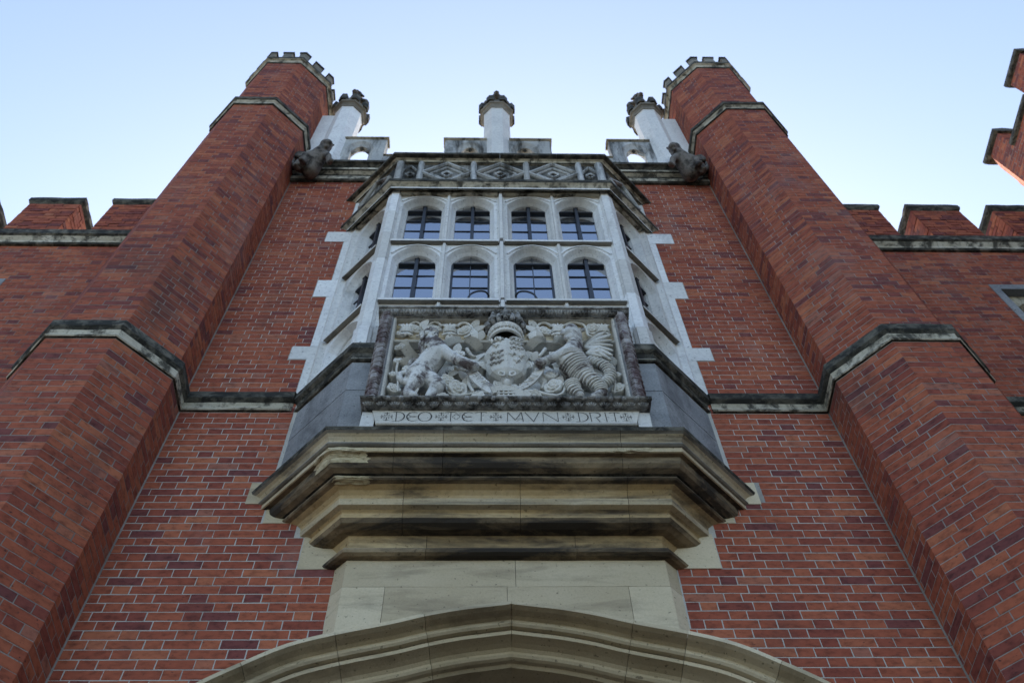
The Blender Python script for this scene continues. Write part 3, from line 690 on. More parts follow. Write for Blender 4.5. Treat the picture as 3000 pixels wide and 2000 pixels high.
CM = ['crust', 'crust', 'crust_pale', 'crust', 'crust', 'crust_pale', 'crust', 'crust_pale', 'crust', 'crust', 'crust', 'crust', 'crust', 'crust']
for a, b in ((-2.81, -2.0), (-1.997, -0.9), (-0.897, 0.2), (0.203, 1.3), (1.303, 2.1), (2.103, 2.81)): straight('cornice', gate, CP, a, b, CM)
for sx in (-1, 1):                            # cement fillet where wall and tower meet
    for z0, z1, x_ in ((-H, 6.77, 2.774), (7.06, 12.13, 2.801)):
        mb = MB(); mb.loft([[(sx * x_, 0.01, z), (sx * (x_ - 0.013), -0.002, z), (sx * (x_ - 0.001), -0.014, z), (sx * (x_ + 0.02), -0.008, z)] for z in (z0, z1)], 'mortar_grey'); mb.build('cement_fillet', gate)
par = empty('parapet', (0, 0, 0)); par.parent = gate
PY = 0.05                                     # parapet face stands this far in front of the wall face
fmQ = lambda s, z, d: (s, -PY + d, z)
def pstone(x0, x1, z0, z1, name='parapet_stone', mat='parapet_stone', y1=0.20):
    mb = MB(); mb.box(x0, x1, -PY, y1, z0, z1, mat, 0.001); return mb.build(name, par)
pstone(-2.83, -2.30, 12.56, 13.09); pstone(2.27, 2.83, 12.56, 13.09)
for c in (-2.02, 1.955):                     # side merlons with a pierced arched opening
    sx = -1 if c < 0 else 1
    x_in, x_out = c - sx * 0.36, c + sx * 0.26
    x0, x1 = sorted((x_in, x_out))
    light_cell(fmQ, (x0, x1, 12.58, 13.76), c, (0.20, 12.62, 13.42, 13.69), (0.135, 12.66, 13.34, 13.585), 0.0, 0.05, 0.13, 'parapet_stone', 'merlon', par, back=True)
    mb = MB(); cx0, cx1 = sorted((c - sx * 0.385, c + sx * 0.26))
    mb.loft([[(x, -PY + y, z) for y, z in ((0.0, 13.765), (-0.028, 13.775), (-0.030, 13.80), (0.06, 13.84), (0.155, 13.80), (0.128, 13.765))] for x in (cx0, cx1)], 'crust_pale'); mb.build('coping', par)
    mb = MB()                                  # cusp hanging in the opening
    for s2 in (-1, 1):
        mb.tube([(c + s2 * 0.128, 0.04, 13.36, 0.012), (c + s2 * 0.085, 0.04, 13.45, 0.016), (c + s2 * 0.05, 0.04, 13.50, 0.012)], 'parapet_stone', 6)
    mb.tube([(c, 0.04, 13.60, 0.030), (c, 0.04, 13.54, 0.022), (c, 0.04, 13.505, 0.006)], 'crust', 6); mb.build('cusp', par, smooth=True)
for x0, x1 in ((-1.655, -0.81), (0.735, 1.59)):   # crenel sills
    pstone(x0, x1, 12.56, 13.05); mb = MB()
    mb.loft([[(x, -PY + y, z) for y, z in ((0.0, 13.052), (-0.02, 13.06), (-0.02, 13.085), (0.12, 13.12), (0.26, 13.06), (0.25, 13.052))] for x in (x0, x1)], 'crust_pale'); mb.build('coping', par)
for c, x0, x1 in ((-0.44, -0.81, -0.20), (0.36, 0.13, 0.735)):   # middle merlon, either side of its pinnacle
    light_cell(fmQ, (x0, x1, 12.58, 13.76), c, (0.20, 12.62, 13.42, 13.69), (0.135, 12.66, 13.34, 13.585), 0.0, 0.05, 0.13, 'parapet_stone', 'merlon', par, back=True)
    mb = MB(); a, b = (x0 - 0.025, x1) if c < 0 else (x0, x1 + 0.025)
    mb.loft([[(x, -PY + y, z) for y, z in ((0.0, 13.765), (-0.028, 13.775), (-0.030, 13.80), (0.06, 13.84), (0.155, 13.80), (0.128, 13.765))] for x in (a, b)], 'crust_pale'); mb.build('coping', par)
    mb = MB(); mb.tube([(c, 0.04, 13.60, 0.030), (c, 0.04, 13.54, 0.022), (c, 0.04, 13.505, 0.006)], 'crust', 6); mb.build('cusp', par, smooth=True)
def octa(cx, cy, r, z, rot=0.0):
    R_ = r / math.cos(R(22.5)); return [(cx + R_ * math.cos(R(22.5 + 45 * k) + rot), cy + R_ * math.sin(R(22.5 + 45 * k) + rot), z) for k in range(8)]
for c in (-2.42, -0.045, 2.385):
    pin = empty('pinnacle', (0, 0, 0)); pin.parent = gate; cy = 0.08
    mb = MB(); mb.loft([octa(c, cy, r_, z) for r_, z in ((0.215, 12.52), (0.215, 13.0), (0.20, 13.05), (0.20, 15.10), (0.21, 15.14))], 'white_stone'); mb.build('shaft', pin)
    mb = MB(); mb.loft([octa(c, cy, r_, z) for r_, z in ((0.19, 15.13), (0.222, 15.14), (0.226, 15.17), (0.212, 15.18), (0.214, 15.21), (0.240, 15.26), (0.262, 15.275), (0.266, 15.35), (0.24, 15.37), (0.10, 15.36))], 'fascia'); mb.build('cap', pin)
    for k in range(8):                         # little battlements on the cap
        t = R(45 * k); t2 = R(45 * k + 22.5); mb = MB(); rr = 0.266 / math.cos(R(22.5))
        p = Vector((c + rr * math.cos(t2), cy + rr * math.sin(t2), 0)); ra = Vector((math.cos(t2), math.sin(t2), 0)); ta = Vector((-ra.y, ra.x, 0))
        mb.loft([[tuple(p + ta * u + ra * v + Vector((0, 0, z))) for u, v in ((-0.065, 0.0), (0, 0.028), (0.065, 0.0), (0.055, -0.085), (-0.055, -0.085))] for z in (15.33, 15.56)], 'crust'); mb.build('battlement', pin)
    mb = MB(); mb.loft([octa(c, cy, r_, z) for r_, z in ((0.17, 15.36), (0.16, 15.55), (0.11, 15.85), (0.075, 16.05), (0.10, 16.10), (0.11, 16.15), (0.06, 16.20), (0.045, 16.42), (0.07, 16.48), (0.05, 16.55), (0.02, 16.66))], 'gargoyle')
    for k in range(4):                         # leafy arms of the finial
        t = R(90 * k); dx, dy = math.cos(t), math.sin(t)
        mb.tube([(c, cy, 16.10, 0.05), (c + dx * 0.10, cy + dy * 0.10, 16.12, 0.055), (c + dx * 0.18, cy + dy * 0.18, 16.07, 0.05), (c + dx * 0.215, cy + dy * 0.215, 16.00, 0.025)], 'gargoyle', 6)
        mb.tube([(c, cy, 16.42, 0.03), (c + dx * 0.07, cy + dy * 0.07, 16.45, 0.032), (c + dx * 0.10, cy + dy * 0.10, 16.41, 0.018)], 'gargoyle', 6)
    mb.build('finial', pin, smooth=False)
for sx in (-1, 1):                              # stone fins that tie the outer pinnacles to the towers
    mb = MB(); x0, x1 = sorted((sx * 2.56 - 0.02, sx * 2.84)); mb.box(x0, x1, 0.0, 0.22, 12.56, 15.05, 'white_stone'); mb.build('buttress', par)

# ================================================================== octagonal towers
def tower(sx, label):
    cx, cy = sx * 3.444, -0.048
    t = empty('octagonal_tower', (cx, cy, 0)); tag(t, label, 'tower', 'octagonal towers flanking the gatehouse')
    sh = MB()
    stages = [(0.672, -H, 6.775), (0.645, 7.05, 13.27), (0.632, 13.50, 15.56)]
    for r_, a, b in stages: sh.loft([octa(cx, cy, r_, a), octa(cx, cy, r_, b)], 'mortar_grey')
    shaft = sh.build('shaft', t)
    br = []
    for si, (r_, a, b) in enumerate(stages):
        W_ = 2 * r_ * T8
        for k in range(8):
            ang = R(45 * k); n = Vector((math.cos(ang), math.sin(ang), 0)); e = Vector((-n.y, n.x, 0))
            if n.y > 0.75: continue              # the side away from the court stays plain
            o = Vector((cx, cy, 0)) + n * r_ - e * (W_ / 2)
            br += face_bricks(o, e, n, W_, a, b, off=0.11 * k, dark=0.03 + 0.05 * si, edge_joint=(False, False))
    lay(br, shaft, 300, True)
    def ring(name, prof, mats, parent=t):
        mb = MB(); pr = list(prof) + [(prof[-1][0] - 0.06, prof[-1][1]), (prof[0][0] - 0.06, prof[0][1])]
        rings = []
        for k in range(8):
            aa = R(22.5 + 45 * k); c_ = 1 / math.cos(R(22.5)); rings.append([(cx + q * c_ * math.cos(aa), cy + q * c_ * math.sin(aa), z) for q, z in pr])
        ms = list(mats) + [mats[0]] * 3; R0 = rings; rings = []
        for p, q in zip(R0, R0[1:] + R0[:1]): rings += [worn([tuple(Vector(u).lerp(Vector(v), k / 6)) for u, v in zip(p, q)], 0.0045) for k in range(6)]
        mb.loft(rings, ms, path_closed=True); return mb.build(name, parent)
    SR = [(0.66, 6.772), (0.690, 6.778), (0.698, 6.79), (0.694, 6.806), (0.680, 6.815), (0.680, 6.85), (0.686, 6.89), (0.705, 6.915), (0.712, 6.925), (0.714, 7.0), (0.704, 7.022), (0.635, 7.06)]
    ring('string_course', SR, WSM)
    ring('string_course', [(0.63, 13.262), (0.664, 13.270), (0.668, 13.285), (0.655, 13.30), (0.658, 13.36), (0.680, 13.40), (0.698, 13.415), (0.702, 13.48), (0.69, 13.50), (0.62, 13.53)], ['crust', 'crust', 'crust_pale', 'crust_pale', 'crust_pale', 'crust', 'crust', 'crust', 'crust'])
    ring('cornice', [(0.61, 15.555), (0.644, 15.56), (0.650, 15.575), (0.644, 15.59), (0.646, 15.62), (0.660, 15.66), (0.688, 15.68), (0.694, 15.745), (0.68, 15.76), (0.56, 15.77)], ['crust', 'crust', 'crust_pale', 'crust_pale', 'crust_pale', 'crust_pale', 'crust', 'crust', 'crust'])
    for k in range(8):
        a0 = R(22.5 + 45 * k); c_ = 0.680 / math.cos(R(22.5)); p = Vector((cx + c_ * math.cos(a0), cy + c_ * math.sin(a0), 0))
        t0 = Vector((-math.sin(R(45 * k)), math.cos(R(45 * k)), 0)); t1 = Vector((-math.sin(R(45 * (k + 1))), math.cos(R(45 * (k + 1))), 0))
        n0 = Vector((math.cos(R(45 * k)), math.sin(R(45 * k)), 0)); n1 = Vector((math.cos(R(45 * (k + 1))), math.sin(R(45 * (k + 1))), 0)); rc = Vector((math.cos(a0), math.sin(a0), 0))
        mb = MB(); L_ = 0.085
        for z0, z1, g_ in ((15.76, 16.01, 0.0), (16.01, 16.06, 0.016)):
            pl = [p - t0 * (L_ + g_) + n0 * g_, p + rc * g_ * 1.1, p + t1 * (L_ + g_) + n1 * g_, p + t1 * (L_ + g_) - n1 * 0.09, p - rc * 0.10, p - t0 * (L_ + g_) - n0 * 0.09]
            mb.loft([[(q.x, q.y, z) for q in pl] for z in (z0, z1)], 'fascia' if g_ == 0 else 'crust')
        mb.build('merlon', t)
        n = n0; e = t0; q = Vector((cx, cy, 0)) + n * 0.680; mb = MB()
        for z0, z1, g_ in ((15.76, 16.01, 0.0), (16.01, 16.06, 0.016)):
            pl = [q - e * (0.075 + g_) + n * g_, q + e * (0.075 + g_) + n * g_, q + e * (0.075 + g_) - n * 0.09, q - e * (0.075 + g_) - n * 0.09]
            mb.loft([[(u.x, u.y, z) for u in pl] for z in (z0, z1)], 'fascia' if g_ == 0 else 'crust')
        mb.build('merlon', t)
    # closed top
    mb = MB(); mb.face(octa(cx, cy, 0.60, 15.765), 'crust'); mb.build('roof', t)
    return t
tower(-1, 'octagonal red brick tower with stone bands, left of the oriel window')
tower(1, 'octagonal red brick tower with stone bands, right of the oriel window')

# ================================================================== brick ranges to either side
WY = 0.20
def wing(sx, label):
    t = empty('palace_wing', (sx * 6.0, WY, 0)); tag(t, label, 'wing', 'brick ranges beside the gatehouse')
    X0, X1 = (2.9, 8.95)
    wx0, wx1, wz0, wz1 = 5.50, 6.95, 7.75, 9.64
    mb = MB()
    for a, b, z0, z1 in ((X0, wx0 + 0.05, -H, 10.55), (wx1 - 0.05, X1, -H, 10.55), (wx0 + 0.05, wx1 - 0.05, -H, wz0 + 0.05), (wx0 + 0.05, wx1 - 0.05, wz1 - 0.05, 10.55)):
        a, b = sorted((sx * a, sx * b)); mb.box(a, b, WY, WY + 0.45, z0, z1, 'mortar_grey')
    wl_ = mb.build('wall', t)
    def cuts(a, b):
        zm = (a + b) / 2; q = [(X0, wx0), (wx1, X1)] if wz0 < zm < wz1 else [(X0, X1)]
        if sx < 0: q = [(-b_, -a_) for a_, b_ in reversed(q)]
        return q
    lay(face_bricks((0, WY, 0), (1, 0, 0), (0, -1, 0), 0, -H, 10.52, cuts, off=0.2, dark=0.07), wl_)
    a, b = sorted((sx * X0, sx * X1))
    straight('string_course', t, [(p, z + 0.26) for p, z in WSP], a, b, WSM, WY)
    WC = [(0.0, 10.50), (0.03, 10.505), (0.045, 10.53), (0.02, 10.56), (0.025, 10.62), (0.06, 10.68), (0.085, 10.70), (0.09, 10.80), (0.075, 10.83), (0.0, 10.93)]
    xs = [a + (b - a) * k / 5 for k in range(6)]
    for p, q in zip(xs, xs[1:]): straight('cornice', t, WC, p + 0.0015, q - 0.0015, ['crust', 'crust', 'crust_pale', 'crust_pale', 'crust_pale', 'crust', 'crust', 'crust', 'crust'], WY)
    # window: stone frame and two arched lights under a square head
    fr = MB(); fm = lambda s, z, d: (sx * s, WY - 0.006 + d, z)
    def bar(s0, s1, z0, z1, d0, d1, mat): fr.loft([[fm(p, q, d1) for p, q in ((s0, z0), (s1, z0), (s1, z1), (s0, z1))], [fm(p, q, d0) for p, q in ((s0, z0), (s1, z0), (s1, z1), (s0, z1))]], mat)
    bar(wx0, wx0 + 0.09, wz0, wz1, 0.0, 0.2, 'grey_stone'); bar(wx1 - 0.09, wx1, wz0, wz1, 0.0, 0.2, 'grey_stone')
    bar(wx0 + 0.09, wx1 - 0.09, wz1 - 0.11, wz1, 0.0, 0.2, 'grey_stone'); bar(wx0 + 0.09, wx1 - 0.09, wz0, wz0 + 0.1, 0.0, 0.2, 'grey_stone')
    wn = fr.build('window', t)
    for c in (wx0 + 0.09 + 0.3175, wx1 - 0.09 - 0.3175):
        light_cell(fm, (c - 0.3175, c + 0.3175, wz0 + 0.1, wz1 - 0.11), c, (0.27, wz0 + 0.12, wz1 - 0.50, wz1 - 0.24), (0.22, wz0 + 0.14, wz1 - 0.52, wz1 - 0.28), 0.10, 0.16, 0.2, 'crust_pale', 'tracery', wn)
        q = MB(); q.face([fm(p, r_, 0.19) for p, r_ in ((c - 0.3, wz0 + 0.1), (c + 0.3, wz0 + 0.1), (c + 0.3, wz1 - 0.11), (c - 0.3, wz1 - 0.11))], 'glass'); q.build('pane', wn, fix=False)
    # quoin block at the window head corner
    # merlons
    ml = [(4.0, 5.0), (5.43, 6.08), (6.53, 7.18), (7.65, 8.3)] if sx > 0 else [(4.0, 5.05), (5.47, 6.12), (6.60, 7.25), (7.7, 8.35)]
    for p, q in ml:
        u, v = sorted((sx * p, sx * q)); y0, y1 = WY - 0.0, WY + 0.36
        mb = MB(); mb.box(u, v, y0, y1, 10.93, 11.82, 'mortar_grey'); mo = mb.build('merlon', t)
        br = face_bricks((u, y0, 0), (1, 0, 0), (0, -1, 0), v - u, 10.935, 11.80, dark=0.30, off=p * 0.37, edge_joint=(False, False), zoff=10.935)
        br += face_bricks((v, y0, 0), (0, 1, 0), (1, 0, 0), y1 - y0, 10.935, 11.80, dark=0.25, edge_joint=(False, False), zoff=10.935)
        br += face_bricks((u, y1, 0), (0, -1, 0), (-1, 0, 0), y1 - y0, 10.935, 11.80, dark=0.25, edge_joint=(False, False), zoff=10.935)
        br += face_bricks((v, y1, 0), (-1, 0, 0), (0, 1, 0), v - u, 10.935, 11.80, dark=0.25, edge_joint=(False, False), zoff=10.935)
        br = [(o + n * random.uniform(0.0005, 0.009), e, n, L, a_, b_, tn) for o, e, n, L, a_, b_, tn in br]
        lay(br, mo, 0)
        mb = MB(); n_ = 10
        def ringp(g, z, seed): 
            pts = []
            per = [(u - g, y0 - g), (v + g, y0 - g), (v + g, y1 + g), (u - g, y1 + g)]
            for i in range(4):
                a_, b_ = per[i], per[(i + 1) % 4]
                for k in range(5):
                    f = k / 5; x = a_[0] + (b_[0] - a_[0]) * f; y = a_[1] + (b_[1] - a_[1]) * f
                    pts.append((x + 0.010 * noise.noise((x * 9, y * 9, z * 5)), y + 0.010 * noise.noise((y * 9, x * 9, z * 7)), z + 0.014 * noise.noise((x * 7, y * 7, seed))))
            return pts
        mb.loft([ringp(0.0, 11.80, 0), ringp(0.022, 11.83, 1), ringp(0.036, 11.86, 2), ringp(0.034, 11.94, 3), ringp(-0.04, 12.02, 4)], 'crust'); mb.build('coping', mo)
        mb = MB(); mb.loft([[(x, y0 - 0.0 + yy, z) for yy, z in ((-0.02, 10.93), (-0.02, 10.95), (0.2, 10.97), (0.38, 10.95), (0.38, 10.92))] for x in (u - 0.1, v + 0.1)], 'crust'); mb.build('weathering', mo)
    return t
wing(-1, 'red brick palace range with battlements beyond the left tower')
wing(1, 'red brick palace range with battlements and a stone window beyond the right tower')

# ================================================================== the block that stands forward at the far right
def side_block():
    X = 8.98
    t = empty('projecting_block', (X + 1.2, -2.0, 0)); tag(t, 'battlemented brick block whose corner cuts into the top right of the view', 'building')
    ZT = 16.02; yb = 1.36
    pl = [(X, -6.5), (X, yb - 0.22), (X + 0.30, yb + 0.05), (X + 2.4, yb + 0.05), (X + 2.4, -6.5)]
    mb = MB(); mb.loft([[(x, y, z) for x, y in pl] for z in (-H, ZT)], 'mortar_grey'); wl_ = mb.build('wall', t)
    br = face_bricks((X, yb - 0.22, 0), (0, -1, 0), (-1, 0, 0), 6.2, 8.5, ZT, dark=0.45, edge_joint=(False, True))  # shade painted in as extra dark bricks; the sunlit cant gets few
    c = Vector((0.30, 0.27, 0)); l = c.length; e = c / l
    br += face_bricks((X + 0.30, yb + 0.05, 0), -e, (-e.y, e.x, 0), l, 8.5, ZT, dark=0.02, edge_joint=(False, False))
    lay(br, wl_, 300, True)
    y = yb - 0.22
    def cop(a, b, z, name, par_):
        mb = MB(); mb.loft([[(X + u, yy, zz) for u, zz in ((0.0, z), (-0.05, z + 0.03), (-0.06, z + 0.05), (-0.06, z + 0.12), (0.15, z + 0.17), (0.36, z + 0.12), (0.36, z + 0.05), (0.32, z))] for yy in (a, b)], 'crust'); return mb.build(name, par_)
    # merlons and crenels alternate towards the court
    ys = yb - 0.22; n = 0
    first = True; cur = ys
    while cur > -6.0:
        m1 = cur - (0.43 if first else 0.55)
        mb = MB()
        if first: pl2 = [(X, m1), (X, cur), (X + 0.25, cur + 0.22), (X + 0.30, m1)]
        else: pl2 = [(X, m1), (X, cur), (X + 0.30, cur), (X + 0.30, m1)]
        mb.loft([[(x, y_, z) for x, y_ in pl2] for z in (ZT, ZT + 0.66)], 'mortar_grey'); mo = mb.build('merlon', t)
        br = face_bricks((X, cur, 0), (0, -1, 0), (-1, 0, 0), cur - m1, ZT, ZT + 0.66, dark=0.5, edge_joint=(False, False))  # shaded merlon face toned darker through its bricks as well
        br += face_bricks((X, m1, 0), (1, 0, 0), (0, -1, 0), 0.30, ZT, ZT + 0.66, dark=0.12, edge_joint=(False, False))
        if first:
            d = Vector((0.25, 0.22, 0)); br += face_bricks((X + 0.25, cur + 0.22, 0), -d.normalized(), (-d.normalized().y, d.normalized().x, 0), d.length, ZT, ZT + 0.66, edge_joint=(False, False))
        lay(br, mo, 0, True)
        cop(cur + (0.16 if first else 0.05), m1 - 0.05, ZT + 0.66, 'coping', mo)
        c1 = m1 - 0.87
        cop(m1 - 0.001, c1 + 0.001, ZT - 0.02, 'crenel_sill', t)
        cur = c1; first = False
    return t
side_block()

# ================================================================== gargoyles
def remesh_body(name, chains, mat, parent, voxel=0.012, extra=None, smooth_it=3):
    """tapered limbs fused into one continuous skin"""
    mb = MB()
    for ch in chains:
        P = [Vector(p[:3]) for p in ch]; rad = [p[3] for p in ch]
        pts = []
        for i in range(len(P) - 1):
            for k in range(3):
                f = k / 3; pts.append(tuple(P[i].lerp(P[i + 1], f)) + (rad[i] + (rad[i + 1] - rad[i]) * f,))
        pts.append(tuple(P[-1]) + (rad[-1],))
        mb.tube(pts, mat, 10)
        for q, r_ in ((P[0], rad[0]), (P[-1], rad[-1])):   # rounded ends
            rings = [[(q.x + r_ * math.sin(a) * math.cos(t), q.y + r_ * math.sin(a) * math.sin(t), q.z + r_ * math.cos(a)) for t in [2 * math.pi * k / 10 for k in range(10)]] for a in (0.2, 0.7, 1.2, 1.57, 1.94, 2.44, 2.94)]
            mb.loft(rings, mat)
    if extra: extra(mb)
    o = mb.build(name, parent)
    md = o.modifiers.new('remesh', 'REMESH'); md.mode = 'VOXEL'; md.voxel_size = voxel; md.use_smooth_shade = True
    sm = o.modifiers.new('smooth', 'SMOOTH'); sm.iterations = smooth_it; sm.factor = 0.5
    return o
def gargoyle(sx, label):
    gx, gy, gz = sx * 2.47, -0.16, 12.06
    t = empty('gargoyle', (gx, gy, gz + H)); tag(t, label, 'gargoyle', 'winged gargoyles on the cornice')
    f = -sx                                  # heads look in towards the oriel
    def P(x, y, z, r): return (gx + f * x, gy + y * 0.62, gz + z, r)
    ch = [[P(-0.06, 0.02, 0.12, 0.12), P(-0.02, -0.08, 0.26, 0.125), P(0.03, -0.17, 0.40, 0.115), P(0.07, -0.22, 0.53, 0.085), P(0.09, -0.26, 0.62, 0.085)],
          [P(0.09, -0.26, 0.62, 0.090), P(0.13, -0.34, 0.56, 0.066), P(0.15, -0.38, 0.50, 0.050)], [P(0.10, -0.28, 0.54, 0.05), P(0.13, -0.34, 0.44, 0.032)],
          [P(0.03, -0.24, 0.69, 0.03), P(0.0, -0.22, 0.74, 0.012)], [P(0.15, -0.23, 0.69, 0.03), P(0.18, -0.21, 0.74, 0.012)],
          [P(-0.12, -0.02, 0.16, 0.09), P(-0.20, -0.14, 0.12, 0.06), P(-0.20, -0.10, 0.02, 0.04), P(-0.21, -0.18, 0.0, 0.032)],
          [P(-0.05, -0.20, 0.37, 0.06), P(-0.13, -0.26, 0.22, 0.045), P(-0.13, -0.22, 0.06, 0.038), P(-0.15, -0.29, 0.02, 0.034)],
          [P(0.11, -0.20, 0.37, 0.06), P(0.18, -0.25, 0.22, 0.045), P(0.21, -0.20, 0.05, 0.038), P(0.25, -0.27, 0.01, 0.034)],
          [P(-0.10, 0.06, 0.14, 0.05), P(-0.24, 0.02, 0.20, 0.045), P(-0.34, -0.02, 0.32, 0.042), P(-0.36, -0.04, 0.46, 0.045)]]
    remesh_body('body', ch, 'gargoyle', t, 0.013)
    for rx, sp, mt_ in ((-0.04, -0.20, 'grey_stone'), (-0.10, -0.38, 'gargoyle')):   # half-spread wings
        mb = MB()
        for j in range(5):
            mb.tube([P(rx, -0.08, 0.42, 0.025), P(rx + sp * (0.25 + 0.10 * j), -0.07, 0.60 - 0.02 * j, 0.034), P(rx + sp * (0.5 + 0.13 * j), -0.08, 0.64 - 0.09 * j, 0.030), P(rx + sp * (0.62 + 0.13 * j), -0.10, 0.52 - 0.10 * j, 0.013)], mt_, 6)
        mb.build('wing', t, smooth=True)
    return t
gargoyle(-1, 'dark winged gargoyle squatting on the cornice beside the left tower')
gargoyle(1, 'dark winged gargoyle squatting on the cornice beside the right tower')

